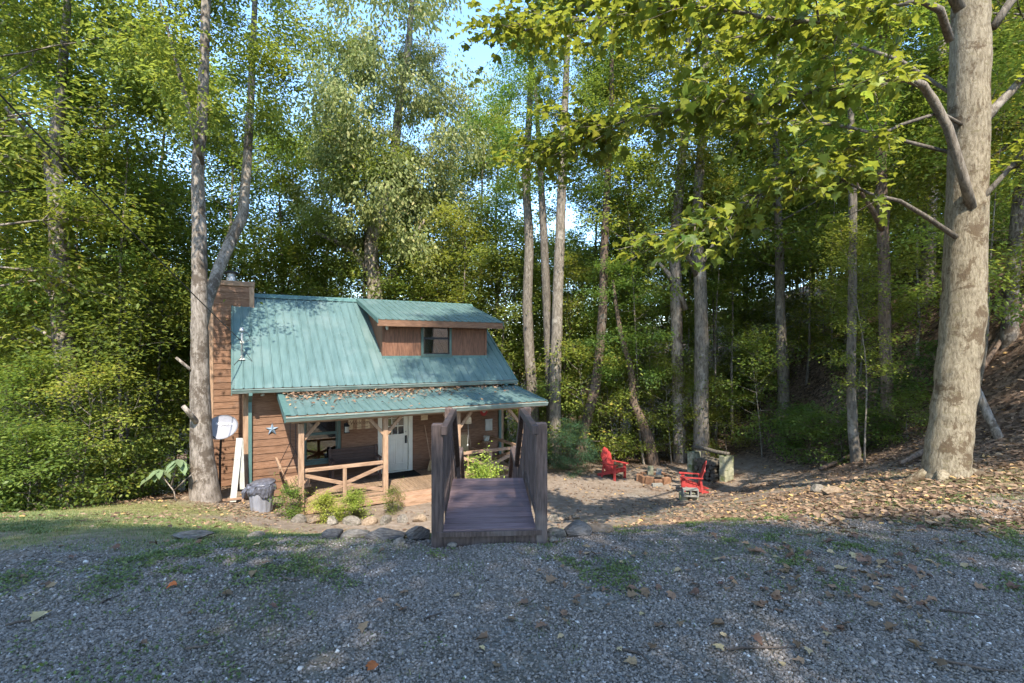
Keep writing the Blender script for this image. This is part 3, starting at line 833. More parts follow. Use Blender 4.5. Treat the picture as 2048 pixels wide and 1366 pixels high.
MB().box(PU0, PU1, PB - 0.022, PB - 0.002, PEZ - 0.17, PEZ - 0.01).build('fascia', M['trim_h'], proof)
for u0 in (PU0 - 0.022, PU1 + 0.001):
    MB().prism([(PB - 0.05, PEZ + 0.02), (-0.04, PWZ + 0.03), (-0.04, PWZ - 0.13), (PB - 0.05, PEZ - 0.16)], 'x', u0, u0 + 0.021).build('rake_trim', M['green_trim'], proof)
    MB().prism([(PB - 0.03, PEZ + 0.027), (-0.04, PWZ + 0.037), (-0.04, PWZ + 0.032), (PB - 0.03, PEZ + 0.0221)], 'x', u0, u0 + 0.14 if u0 < 4 else u0 + 0.022).build('rake_flashing', M['green_trim'], proof)
for i in range(9):
    u = PU0 + 0.1 + i * 0.88
    MB().beam((u, PB + 0.02, PEZ - 0.115), (u, -0.05, PWZ - 0.115), 0.045, 0.10).build('rafter', M['trim'], proof)
gutter(PU0, PU1, PB - 0.026, PEZ - 0.03)

def railing(u0, u1):
    top = MB().box(u0, u1, POB - 0.045, POB + 0.045, -1.24, -1.20 + 0.04)
    rr = top.build('porch_railing', M['trim_h'], cabin, bevel=0.004)
    um = (u0 + u1) / 2
    MB().box(um - 0.045, um + 0.045, POB - 0.04, POB + 0.04, DK, -1.2405).build('mid_post', M['trim'], rr, bevel=0.004)
    for x0, z0, x1, z1 in ((u0, -1.31, um - 0.045, -1.62), (um + 0.045, -1.66, u1, -1.92), (u0, -1.95, um - 0.045, -1.66), (um + 0.045, -1.62, u1, -1.31)):
        MB().beam((x0, POB, z0), (x1, POB, z1), 0.05, 0.085).build('cross_brace', M['trim_h'], rr)
    MB().box(u0, um - 0.046, POB - 0.04, POB + 0.04, DK + 0.001, DK + 0.038).build('bottom_rail', M['trim_h'], rr)
    MB().box(um + 0.046, u1, POB - 0.04, POB + 0.04, DK + 0.001, DK + 0.038).build('bottom_rail', M['trim_h'], rr)
railing(POSTS[0] + 0.066, POSTS[1] - 0.066)
railing(POSTS[2] + 0.066, POSTS[3] - 0.066)
sr = MB().box(7.32, 7.40, POB + 0.066, -0.05, -1.24, -1.16).build('porch_railing', M['trim'], cabin)
MB().beam((7.36, POB + 0.07, -1.3), (7.36, -0.06, -1.95), 0.05, 0.085).build('cross_brace', M['trim'], sr)
sp_ = MB()
for i in range(3):
    sp_.box(3.5, 5.0, -2.18 - 0.28 * (i + 1), -2.18 - 0.28 * i, DK - 0.3, DK - 0.07 - 0.07 * i) if i < 2 else None
sp_.build('porch_step', M['trim_h'], cabin)

# --- service mast on the roof
mb = W(-0.06, EV_B + 0.92, 0)
mz = zroof(EV_B + 0.92)
mast = empty('service_mast', (mb.x, mb.y, mz), ANG, 'grey electrical service mast standing on the green roof corner', 'service mast')
MB().tube([(0, 0, -0.02), (0, 0, 0.72), (0.0, 0, 0.8)], [0.032, 0.03, 0.028], 10).build('conduit', M['steel'], mast, smooth=True)
MB().lathe([(0.09, 0.0), (0.075, 0.03), (0.036, 0.05), (0.034, 0.12)], 12).build('roof_boot', M['white'], mast)
MB().lathe([(0.0, 0.90), (0.05, 0.88), (0.075, 0.82), (0.07, 0.78), (0.0, 0.78)], 12).build('weather_head', M['steel'], mast, smooth=True)
MB().box(-0.05, 0.05, -0.05, 0.02, 0.46, 0.52).build('insulator', M['white'], mast)
MB().tube([(0.03, -0.04, 0.8), (0.16, -0.06, 0.72), (0.2, -0.05, 0.56), (0.1, -0.04, 0.5), (0.03, -0.05, 0.5)], 0.008, 6).build('drip_loop', M['cable'], mast)
MB().tube([(0, -0.03, 0.28), (0.12, -0.06, 0.16), (0.26, -0.1, -0.06)], 0.008, 6).build('lead_wire', M['cable'], mast)
MB().tube([(0, -0.03, 0.1), (-0.1, -0.06, -0.02), (-0.2, -0.2, -0.14)], 0.008, 6).build('lead_wire', M['cable'], mast)
pole_top = Vector((-4.3, -4.0, 8.9))
mt = W(-0.06, EV_B + 0.86, mz + 0.5)
pts = []
for i in range(25):
    t = i / 24
    p = mt.lerp(pole_top, t); p.z -= 4 * 0.28 * t * (1 - t)
    pts.append(p)
cb = MB().tube(pts, 0.012, 6).build('overhead_cable', M['cable'])
tag(cb, 'black overhead power cable slanting down to the cabin roof mast', 'cable')
up = empty('utility_pole', (-4.3, -4.15, 0), 0, 'tall wooden utility pole carrying the overhead cable', 'utility pole')
MB().tube([(0, 0, -0.6), (0, 0, 5), (0, 0, 9.4)], [0.16, 0.14, 0.11], 12).build('pole', M['bark_dark'], up, smooth=True)
MB().box(-0.9, 0.9, 0.1, 0.2, 8.85, 8.97).build('crossarm', M['bark_dark'], up)

# ---------------------------------------------------------------- vegetation generators
def unit(v):
    return v / np.maximum(np.linalg.norm(v, axis=-1, keepdims=True), 1e-9)

SHAPES = {
    'rhomb': (np.array([(0, 0, 0), (0.45, 0.30, 0.07), (1, 0, -0.06), (0.45, -0.30, 0.07)]), [(0, 1, 2, 3)]),
    'oval': (np.array([(0, 0, 0), (0.28, 0.24, 0.06), (0.7, 0.2, 0.04), (1, 0, -0.1), (0.7, -0.2, 0.04), (0.28, -0.24, 0.06)]), [(0, 1, 2, 3), (0, 3, 4, 5)]),
    'needle': (np.array([(0, 0.0, 0), (0.5, 0.12, 0.02), (1, 0, -0.05), (0.5, -0.12, 0.02)]), [(0, 1, 2, 3)]),
    'lobed': (np.array([(0.0, 0.0, 0.0), (0.02, 0.20, 0.05), (0.12, 0.50, 0.02), (0.34, 0.33, 0.09), (0.52, 0.46, -0.03), (0.66, 0.20, 0.01), (1.0, 0.0, -0.24),
                        (0.66, -0.20, 0.01), (0.52, -0.46, -0.03), (0.34, -0.33, 0.09), (0.12, -0.50, 0.02), (0.02, -0.20, 0.05), (0.42, 0.0, -0.02)]),
              [(12, 0, 1, 2), (12, 2, 3), (12, 3, 4), (12, 4, 5, 6), (12, 6, 7, 8), (12, 8, 9), (12, 9, 10), (12, 10, 11, 0)]),
    'blade': (np.array([(0, 0.5, 0), (0, -0.5, 0), (0.55, -0.32, 0.0), (0.55, 0.32, 0.0), (1, 0, 0)]), [(0, 1, 2, 3), (3, 2, 4)]),
}
def leaf_frames(ax, nr):
    ax = unit(ax); b = unit(np.cross(nr, ax)); n = np.cross(ax, b)
    return ax, b, n
def leaves_mesh(name, pos, ax, nr, size, tint, mat, shape='rhomb', width=1.0):
    S, faces = SHAPES[shape]
    N, m = len(pos), len(S)
    a, b, n = leaf_frames(ax, nr)
    if not hasattr(width, '__len__'):
        width = np.full(N, width)
    V = pos[:, None, :] + size[:, None, None] * (S[None, :, 0:1] * a[:, None, :] + S[None, :, 1:2] * width[:, None, None] * b[:, None, :] + S[None, :, 2:3] * n[:, None, :])
    ff = np.concatenate([np.array(f) for f in faces]); sz = np.array([len(f) for f in faces])
    fl = (ff[None, :] + (np.arange(N) * m)[:, None]).ravel()
    return np_mesh(name, V.reshape(-1, 3), fl, np.tile(sz, N), mat, np.repeat(tint, m))

def tubes_mesh(name, paths, mat, n=6):
    m = MB()
    for pts, rad, nn in paths:
        m.tube(pts, rad, nn or n, cap=False)
    return m.mesh(name, mat, smooth=True)

def wander(rng, p, d, L, steps, curl, up=0.0):
    pts = [np.array(p, float)]
    d = np.array(d, float)
    for i in range(steps):
        d = d + rng.normal(0, curl, 3); d[2] += up
        d = d / np.linalg.norm(d)
        pts.append(pts[-1] + d * (L / steps))
    return pts

def gen_tree(seed, Ht, r0, cb, cr, nl, mat_bark_, mat_leaf_, leaf=0.13, per=42, subs=5, clumps=3, spread=(0.55, 0.2), droop=0.25, lean=0.0, shape='rhomb', elev=(0.15, 0.9), trunk_curl=0.02, fork=False, limb_r=0.35, top=True, hang=0.0, twigs=True):
    rng = np.random.RandomState(seed)
    tp = [np.array((0, 0, -0.4))]
    d = np.array((lean, 0, 1.0)); d /= np.linalg.norm(d)
    nst = max(6, int(Ht / 0.9))
    for i in range(nst):
        d = d + rng.normal(0, trunk_curl, 3) + np.array((-lean * 0.02, 0, 0.02)); d /= np.linalg.norm(d)
        tp.append(tp[-1] + d * (Ht + 0.4) / nst)
    tz = np.array([p[2] for p in tp])
    rad = [r0 * (1.35 if i == 0 else (1.12 if i == 1 else 1.0)) * max(0.06, 1 - 0.92 * (i / nst) ** 1.1) for i in range(nst + 1)]
    paths = [(tp, rad, 9)]
    cl = []; cd = []
    ga = rng.uniform(0, 6.28)
    for i in range(nl):
        t = (i + rng.uniform(0, 0.8)) / nl
        zz = cb + (Ht - cb) * min(t, 0.98)
        j = int(np.clip(np.searchsorted(tz, zz), 1, nst))
        f = (zz - tz[j - 1]) / max(tz[j] - tz[j - 1], 1e-6)
        p = tp[j - 1] * (1 - f) + tp[j] * f
        ga += 2.4 + rng.normal(0, 0.4)
        L = cr * (math.sin(math.pi * (0.18 + 0.74 * t)) ** 0.7) * rng.uniform(0.65, 1.15)
        e = elev[0] + (elev[1] - elev[0]) * t + rng.normal(0, 0.12)
        dd = (math.cos(ga) * math.cos(e), math.sin(ga) * math.cos(e), math.sin(e))
        lp = wander(rng, p, dd, L, 5, 0.13, -0.02)
        rr = max(0.012, rad[j] * limb_r)
        paths.append((lp, [rr * (1 - 0.85 * q / 5) for q in range(6)], 5))
        for s in range(subs):
            q = rng.uniform(0.3, 1.0)
            qi = min(int(q * 5), 4); qf = q * 5 - qi
            sp0 = lp[qi] * (1 - qf) + lp[qi + 1] * qf
            base = lp[qi + 1] - lp[qi]; base = base / np.linalg.norm(base)
            sd = base + rng.normal(0, 0.65, 3) * np.array((1, 1, 0.55)); sd /= np.linalg.norm(sd)
            sL = L * rng.uniform(0.22, 0.42) + 0.25
            spts = wander(rng, sp0, sd, sL, 3, 0.18, -0.03)
            if twigs: paths.append((spts, [rr * 0.4, rr * 0.28, rr * 0.2, rr * 0.1], 4))
            for c in range(clumps):
                h = rng.uniform(0.25, 1.05)
                hi = min(int(h * 3), 2); hf = h * 3 - hi
                cl.append(spts[hi] * (1 - hf) + spts[hi + 1] * hf); cd.append(sd)
    if top:
        for _ in range(6):
            cl.append(tp[-1] + rng.normal(0, 0.25, 3)); cd.append(np.array((0, 0, 1.0)))
    cl = np.array(cl); cd = np.array(cd)
    N = len(cl) * per
    ci = np.repeat(np.arange(len(cl)), per)
    off = rng.normal(0, 1, (N, 3)) * np.array((spread[0], spread[0], spread[1]))
    csz = rng.uniform(0.6, 1.25, len(cl))[ci]
    pos = cl[ci] + off * csz[:, None]
    az = rng.uniform(0, 6.283, N)
    ax = np.stack([np.cos(az), np.sin(az), np.full(N, -droop)], 1) + 0.6 * cd[ci] + off * 0.5
    ax[:, 2] -= rng.uniform(0, 0.5, N) + hang
    nr = np.stack([rng.normal(0, 0.42, N), rng.normal(0, 0.42, N), np.ones(N)], 1)
    if hang: nr = rng.normal(0, 1, (N, 3))
    size = leaf * rng.uniform(0.65, 1.3, N)
    tint = np.clip(rng.normal(0.42, 0.2, N) + rng.normal(0, 0.12, len(cl))[ci] + 0.28 * (rng.rand(N) > 0.96), 0, 1)
    tr_ = tubes_mesh('trunk', paths, mat_bark_)
    cr_ = leaves_mesh('crown', pos, ax, nr, size, tint, mat_leaf_, shape)
    return tr_, cr_, Ht, cr, cb

PT = {}
PT['tallA'] = gen_tree(1, 19, 0.20, 5.5, 4.0, 34, M['bark_grey'], M['leaf_mid'], 0.15, 34, 6, 4, (0.42, 0.30))
PT['tallB'] = gen_tree(2, 21, 0.22, 5.5, 4.3, 36, M['bark_pale'], M['leaf_yellow'], 0.185, 24, 6, 4, (0.44, 0.30), shape='oval')
PT['tallC'] = gen_tree(3, 20, 0.28, 5.5, 4.4, 38, M['bark_pale'], M['leaf_pale'], 0.20, 26, 6, 4, (0.44, 0.36), hang=1.1, shape='oval')
PT['tallD'] = gen_tree(4, 17, 0.13, 6.5, 3.0, 28, M['bark_dark'], M['leaf_dark'], 0.14, 34, 5, 4, (0.42, 0.26))
PT['midA'] = gen_tree(5, 10, 0.08, 1.8, 2.8, 28, M['bark_grey'], M['leaf_mid'], 0.125, 22, 5, 4, (0.38, 0.20), elev=(0.1, 0.9))
PT['midB'] = gen_tree(6, 8.5, 0.07, 1.6, 2.6, 24, M['bark_dark'], M['leaf_dark'], 0.125, 22, 5, 4, (0.40, 0.16), elev=(0.0, 0.7))
PT['midC'] = gen_tree(7, 11, 0.08, 2.4, 2.9, 28, M['bark_pale'], M['leaf_yellow'], 0.155, 16, 5, 4, (0.40, 0.20), elev=(0.1, 0.9), shape='oval')
PT['poleA'] = gen_tree(8, 13, 0.055, 5.5, 1.7, 18, M['bark_pale'], M['leaf_mid'], 0.13, 24, 4, 3, (0.36, 0.2), trunk_curl=0.03)
PT['poleB'] = gen_tree(9, 11, 0.045, 3.5, 1.6, 18, M['bark_grey'], M['leaf_yellow'], 0.13, 22, 4, 3, (0.36, 0.2), trunk_curl=0.04, lean=0.12)
PT['sapA'] = gen_tree(10, 4.2, 0.03, 0.6, 1.6, 18, M['bark_grey'], M['leaf_mid'], 0.105, 20, 4, 3, (0.30, 0.14), elev=(0.1, 1.0), trunk_curl=0.05)
PT['sapB'] = gen_tree(11, 3.4, 0.025, 0.5, 1.5, 16, M['bark_pale'], M['leaf_yellow'], 0.10, 20, 4, 3, (0.30, 0.14), elev=(0.1, 1.0), trunk_curl=0.06)
PT['shrubA'] = gen_tree(12, 1.7, 0.02, 0.05, 1.0, 14, M['bark_grey'], M['leaf_mid'], 0.09, 24, 4, 2, (0.22, 0.12), elev=(0.1, 1.0), trunk_curl=0.08)
PT['shrubB'] = gen_tree(13, 1.3, 0.02, 0.05, 1.1, 14, M['bark_dark'], M['leaf_dark'], 0.095, 24, 4, 2, (0.24, 0.10), elev=(0.05, 0.8), trunk_curl=0.08)

def plant(proto, x, y, label, cat, group=None, scale=1.0, rz=None, name='forest_tree', sink=0.0, rng=random, zs=None):
    tr_, cr_, ht, cr, _cb = PT[proto]
    o = empty(name, (x, y, H(x, y) - sink), rng.uniform(0, 6.28) if rz is None else rz, label, cat, group)
    o.scale = (scale, scale, scale if zs is None else zs)
    inst('trunk' if cat == 'tree' else 'stem', tr_, o)
    inst('crown' if cat == 'tree' else 'foliage', cr_, o)
    return o

# ---------------------------------------------------------------- named trees near the cabin
def custom_tree(name, label, path_px, depth, radii_px, barkm, crown=None, group=None, forks=(), limbm=None):
    """trunk through photo pixels at a given distance; radii in pixels at that distance"""
    n = len(path_px)
    dep = depth if hasattr(depth, '__len__') else [depth] * n
    pts = [P(px, py, d) for (px, py), d in zip(path_px, dep)]
    base = Vector((pts[0].x, pts[0].y, H(pts[0].x, pts[0].y)))
    pts[0].z = min(pts[0].z, base.z) - 0.15
    o = empty(name, base, 0, label, 'tree', group)
    # resample for a smooth trunk
    offax = 1.0 / math.hypot(1.0, (path_px[0][0] - 1024) / F)      # a pixel far off the axis spans less
    rr = [r / F * d * offax for r, d in zip(radii_px, dep)]
    sp, sr_ = [], []
    rng = random.Random(len(label))
    for i in range(n - 1):
        p0 = pts[max(i - 1, 0)]; p1 = pts[i]; p2 = pts[i + 1]; p3 = pts[min(i + 2, n - 1)]
        for q in range(6):
            t = q / 6
            v = 0.5 * ((2 * p1) + (p2 - p0) * t + (2 * p0 - 5 * p1 + 4 * p2 - p3) * t * t + (3 * p1 - p0 - 3 * p2 + p3) * t ** 3)
            sp.append(v - base + Vector((rng.gauss(0, 0.006), rng.gauss(0, 0.006), 0))); sr_.append((rr[i] * (1 - t) + rr[i + 1] * t) * rng.uniform(0.985, 1.02))
    sp.append(pts[-1] - base); sr_.append(rr[-1])
    tr_ = MB().tube(sp, sr_, 16).build('trunk', barkm, o, smooth=True)
    for fp, fd, frad in forks:
        fd = fd if hasattr(fd, '__len__') else [fd] * len(fp)
        q = [P(px, py, d) - base for (px, py), d in zip(fp, fd)]
        MB().tube(q, [r / F * d * offax for r, d in zip(frad, fd)], 9).build('limb', limbm or barkm, o, smooth=True)
    for c in (crown or []):
        proto, (px, py, d), s, rz = c
        pp = P(px, py, d) - base - Vector((0, 0, PT[proto][4] * s))
        inst('crown', PT[proto][1], o, pp, (0, 0, rz), s)
    return o, base

# tall pale-barked tree beside the cabin's left corner, and a darker leaning one behind it
custom_tree('broadleaf_tree', 'tall pale grey trunk before the cabin chimney with a limb forking right over the roof', [(412, 1000), (404, 900), (400, 760), (399, 600), (398, 450), (396, 330), (404, 240), (410, 60), (418, -200), (420, -450)],
            12.5, [36, 24, 20, 17, 15, 13, 12, 10, 8, 4], M['bark_pale'],
            [('tallB', (400, 250, 12.3), 0.60, 0.4), ('tallA', (498, 300, 15.4), 0.62, 1.4)], None,
            [([(403, 660), (416, 600), (436, 540), (462, 480), (486, 430), (494, 330), (502, 190), (510, 0), (516, -200)], [12.55, 13.0, 13.7, 14.4, 14.8, 15.1, 15.3, 15.5, 15.7], [11, 12, 13, 13, 12, 10, 8, 6, 3]),
             ([(404, 330), (380, 230), (352, 120), (320, 0)], [12.5, 12.2, 11.8, 11.4], [7, 6, 4, 2]),
             ([(398, 850), (378, 826), (366, 812)], [12.4, 12.0, 11.9], [7, 6, 5]),
             ([(388, 745), (352, 715)], [12.4, 12.1], [4, 3])])
custom_tree('broadleaf_tree', 'thick flaking grey trunk with broken limbs at the left wood edge', [(150, 960), (143, 860), (133, 740), (122, 620), (120, 500), (112, 380), (106, 330), (120, 200), (135, 0), (140, -250)],
            13.2, [32, 27, 25, 23, 21, 20, 18, 12, 8, 4], M['bark_pale'], [('tallA', (130, 330, 13.2), 0.66, 2.1)], None,
            [([(118, 610), (95, 580), (72, 545)], 13.1, [7, 6, 4]), ([(112, 350), (85, 300), (45, 255), (10, 215)], [13.2, 12.9, 12.5, 12], [9, 7, 5, 3]),
             ([(112, 360), (135, 300), (165, 262), (240, 250)], [13.2, 13.4, 13.6, 13.9], [8, 6, 5, 3]), ([(122, 690), (88, 665), (62, 650)], 13.1, [5, 4, 3])])
custom_tree('broadleaf_tree', 'pale trunk with drooping silvery foliage rising behind the cabin ridge', [(752, 700), (750, 600), (742, 520), (745, 470), (762, 420), (785, 330), (800, 200), (820, 60), (830, -150)],
            24.0, [19, 16, 15, 13, 12, 10, 8, 6, 3], M['bark_pale'], [('tallC', (775, 520, 24.0), 0.98, 0.2), ('tallC', (680, 480, 23.2), 0.62, 2.2), ('tallC', (850, 400, 24.6), 0.5, 4.2)], None,
            [([(750, 590), (790, 545), (815, 500), (850, 440)], [24, 24, 24.2, 24.5], [9, 7, 6, 3]), ([(748, 560), (712, 510), (665, 480), (632, 465)], [24, 23.8, 23.5, 23], [8, 6, 5, 3])])
custom_tree('broadleaf_tree', 'slim grey trunk standing just beyond the right end of the cabin', [(1075, 900), (1062, 760), (1055, 620), (1058, 480), (1052, 340), (1060, 200), (1065, 20)],
            20.0, [13, 11, 10, 9, 8, 6, 4], M['bark_grey'], [('tallD', (1058, 420, 20), 0.62, 1.0)])
custom_tree('broadleaf_tree', 'pair of close pale trunks rising behind the wooden walkway railing', [(1112, 930), (1110, 800), (1114, 640), (1120, 480), (1124, 360), (1130, 200), (1140, 0)],
            19.0, [13, 12, 11, 10, 9, 7, 4], M['bark_grey'], [('tallA', (1124, 330, 19), 0.5, 3.0)], None,
            [([(1106, 900), (1100, 760), (1094, 620), (1088, 480), (1080, 330), (1070, 160)], 19.4, [11, 10, 9, 8, 6, 3])])
custom_tree('broadleaf_tree', 'dark slender trunk leaning right beyond the walkway', [(1150, 940), (1172, 850), (1192, 760), (1204, 640), (1208, 520), (1214, 380), (1222, 200), (1226, 0)],
            18.5, [11, 10, 10, 9, 8, 7, 5, 3], M['bark_dark'], [('tallD', (1224, 420, 18.5), 0.6, 0.0)])
custom_tree('broadleaf_tree', 'pale mottled trunk behind the red chairs with a forked dark limb', [(1362, 945), (1358, 820), (1354, 680), (1352, 560), (1350, 480), (1362, 340), (1372, 200), (1380, 0)],
            19.0, [15, 13, 12, 12, 11, 9, 7, 4], M['bark_pale'], [('tallB', (1362, 440, 19), 0.62, 5.0)], None,
            [([(1372, 620), (1358, 580), (1335, 545), (1318, 525)], 18.8, [6, 6, 5, 3])])
custom_tree('broadleaf_tree', 'straight grey trunk behind the stacked block pillars', [(1404, 935), (1402, 820), (1403, 680), (1400, 560), (1394, 480), (1398, 360), (1408, 200), (1412, 0)],
            18.0, [18, 15, 14, 13, 12, 10, 8, 4], M['bark_grey'], [('tallA', (1402, 400, 18), 0.68, 2.0)], None,
            [([(1398, 560), (1382, 520), (1362, 500), (1335, 480)], [18, 17.8, 17.5, 17], [7, 6, 5, 3]), ([(1398, 540), (1420, 500), (1432, 480)], 18, [5, 4, 2])])
custom_tree('broadleaf_tree', 'black curved trunk leaning left behind the fire pit', [(1312, 945), (1300, 890), (1282, 840), (1266, 800), (1262, 740), (1240, 660), (1225, 560)],
            18.6, [13, 11, 10, 8, 7, 5, 3], M['bark_dark'], [('midB', (1240, 760, 18.6), 0.6, 1.3)])
custom_tree('broadleaf_tree', 'slim light trunk on the slope left of the big mottled tree', [(1714, 922), (1706, 860), (1702, 760), (1704, 640), (1705, 520), (1706, 400), (1704, 320), (1700, 160), (1696, -60)],
            12.8, [13, 11, 10, 10, 9, 9, 8, 6, 3], M['bark_grey'], [('tallD', (1702, 330, 12.8), 0.42, 0.7)])
custom_tree('broadleaf_tree', 'reddish brown straight trunk on the wooded slope behind', [(1778, 868), (1774, 780), (1770, 660), (1768, 540), (1764, 400), (1762, 260), (1766, 100), (1768, -100)],
            14.0, [15, 13, 13, 13, 12, 11, 9, 5], M['bark_dark'], [('tallA', (1766, 330, 14), 0.6, 4.0)], None,
            [([(1770, 470), (1745, 420), (1722, 385), (1700, 340)], [14, 13.7, 13.4, 13], [7, 6, 4, 2])])

# ---------------------------------------------------------------- the big mottled tree on the right with its overhanging limbs
big_path = [(1890, 962), (1893, 925), (1902, 850), (1914, 750), (1925, 650), (1930, 500), (1936, 350), (1938, 200), (1940, 80), (1943, -60), (1950, -260), (1962, -520), (1970, -850), (1975, -1150)]
big_rad = [58, 51, 47, 46, 47, 45, 43, 43, 42, 38, 34, 28, 20, 8]
BD = 8.0
limbs = [
    ([(1943, 416), (1925, 350), (1896, 256), (1866, 200), (1846, 170), (1813, 158), (1768, 157), (1704, 168), (1618, 186), (1540, 190), (1458, 201), (1386, 212), (1272, 236), (1172, 264), (1090, 300)],
     [7.80, 7.68, 7.62, 7.55, 7.45, 7.2, 6.9, 6.6, 6.3, 6.2, 6.4, 6.8, 7.6, 8.5, 9.3], [12, 11.5, 11, 11, 10, 9, 8, 7, 6.5, 6, 5.5, 4.5, 3.5, 2.5, 1.5]),
    ([(1950, 416), (1975, 385), (2020, 336), (2060, 305), (2160, 240)], [7.85, 7.75, 7.72, 7.7, 7.7], [6, 6.5, 6, 5.5, 3]),
    ([(1955, 262), (1990, 215), (2020, 185), (2060, 140), (2180, 60)], [7.95, 7.9, 7.9, 7.9, 7.9], [12, 11, 10, 9, 5]),
    ([(1912, 474), (1850, 432), (1800, 402), (1740, 388), (1690, 362), (1650, 340)], [7.9, 7.8, 7.6, 7.4, 7.2, 7.0], [7, 6, 5, 4, 3, 2]),
    ([(1900, 80), (1880, 20), (1840, 0), (1740, 18), (1640, 44), (1560, 40), (1450, 20), (1363, 8), (1240, 30), (1113, 48), (1020, 66)],
     [7.7, 7.4, 7.0, 6.5, 6.1, 5.9, 6.1, 6.5, 7.4, 8.5, 9.4], [10, 9.5, 8.5, 7, 6, 5, 5, 4.5, 3.5, 2.5, 1.5]),
    ([(1920, 20), (1850, -120), (1720, -200), (1560, -220), (1400, -190), (1250, -150), (1120, -110), (1020, -60)], [7.8, 7.6, 7.4, 7.5, 8.0, 8.8, 9.8, 10.8], [13, 11, 9, 8, 6.5, 5, 3, 1.5]),
    ([(1986, 55), (2020, 5), (2080, -60), (2200, -160)], [7.9, 7.9, 8.0, 8.2], [11, 10, 8, 4]),
    ([(1925, 250), (1880, 225), (1800, 250), (1700, 300), (1600, 340), (1500, 400), (1420, 440), (1340, 470)], [7.9, 7.7, 7.4, 7.2, 7.0, 6.9, 6.8, 6.7], [5, 4.5, 4, 3.5, 3, 2.5, 2, 1.5]),
    ([(1272, 236), (1190, 252), (1110, 285), (1040, 335)], [7.6, 8.3, 9.2, 10.1], [3.5, 3, 2.5, 1.5]),
    ([(1920, 310), (1800, 280), (1700, 255), (1600, 240), (1500, 250), (1400, 280)], [8.1, 8.6, 9.2, 9.8, 10.4, 11.0], [5, 4.5, 4, 3.5, 2.5, 1.5]),
    ([(1922, 200), (1800, 120), (1680, 80), (1560, 60), (1440, 80), (1330, 110)], [8.1, 8.8, 9.6, 10.4, 11.2, 12.0], [5, 4.5, 4, 3.5, 2.5, 1.5]),
    ([(1400, -190), (1280, -60), (1170, 10), (1090, 40), (1040, 70)], [8.0, 9.0, 10.0, 10.8, 11.4], [5, 4.5, 3.5, 2.5, 1.5]),
    ([(1930, -100), (1830, -260), (1650, -420), (1450, -490), (1280, -450), (1150, -330), (1060, -220), (1000, -140)], [7.9, 8.0, 8.2, 8.6, 9.1, 9.7, 10.2, 10.6], [13, 11, 9, 7, 5.5, 4, 3, 1.5]),
]
big, big_base = custom_tree('maple_tree', 'big pale mottled trunk leaning on the right with long leafy overhanging limbs', big_path, BD, big_rad, M['bark_big'],
                            [('tallA', (1960, -420, 8.2), 0.55, 0.3), ('midA', (1131, -223, 8.4), 0.55, 0.5), ('midA', (945, -385, 7.6), 0.5, 2.5), ('midA', (1065, -100, 9.8), 0.5, 4.0)], None, [(a, b, c) for a, b, c in limbs], M['bark_grey'])  # midA crowns hang out of view, added to shade the cabin roof's right side
# roots flaring into the ground
for a, L in ((2.9, 0.8), (3.9, 0.6), (5.9, 0.7)):
    pr = []
    for q in range(6):
        t = q / 5
        x = big_base.x + math.cos(a) * (0.22 + L * t); y = big_base.y + math.sin(a) * (0.22 + L * t)
        pr.append(Vector((x, y, H(x, y) + 0.10 * (1 - t) ** 2 - 0.08 * t)) - big_base)
    MB().tube(pr, [0.11, 0.085, 0.06, 0.045, 0.03, 0.015], 8).build('root', M['bark_big'], big, smooth=True)

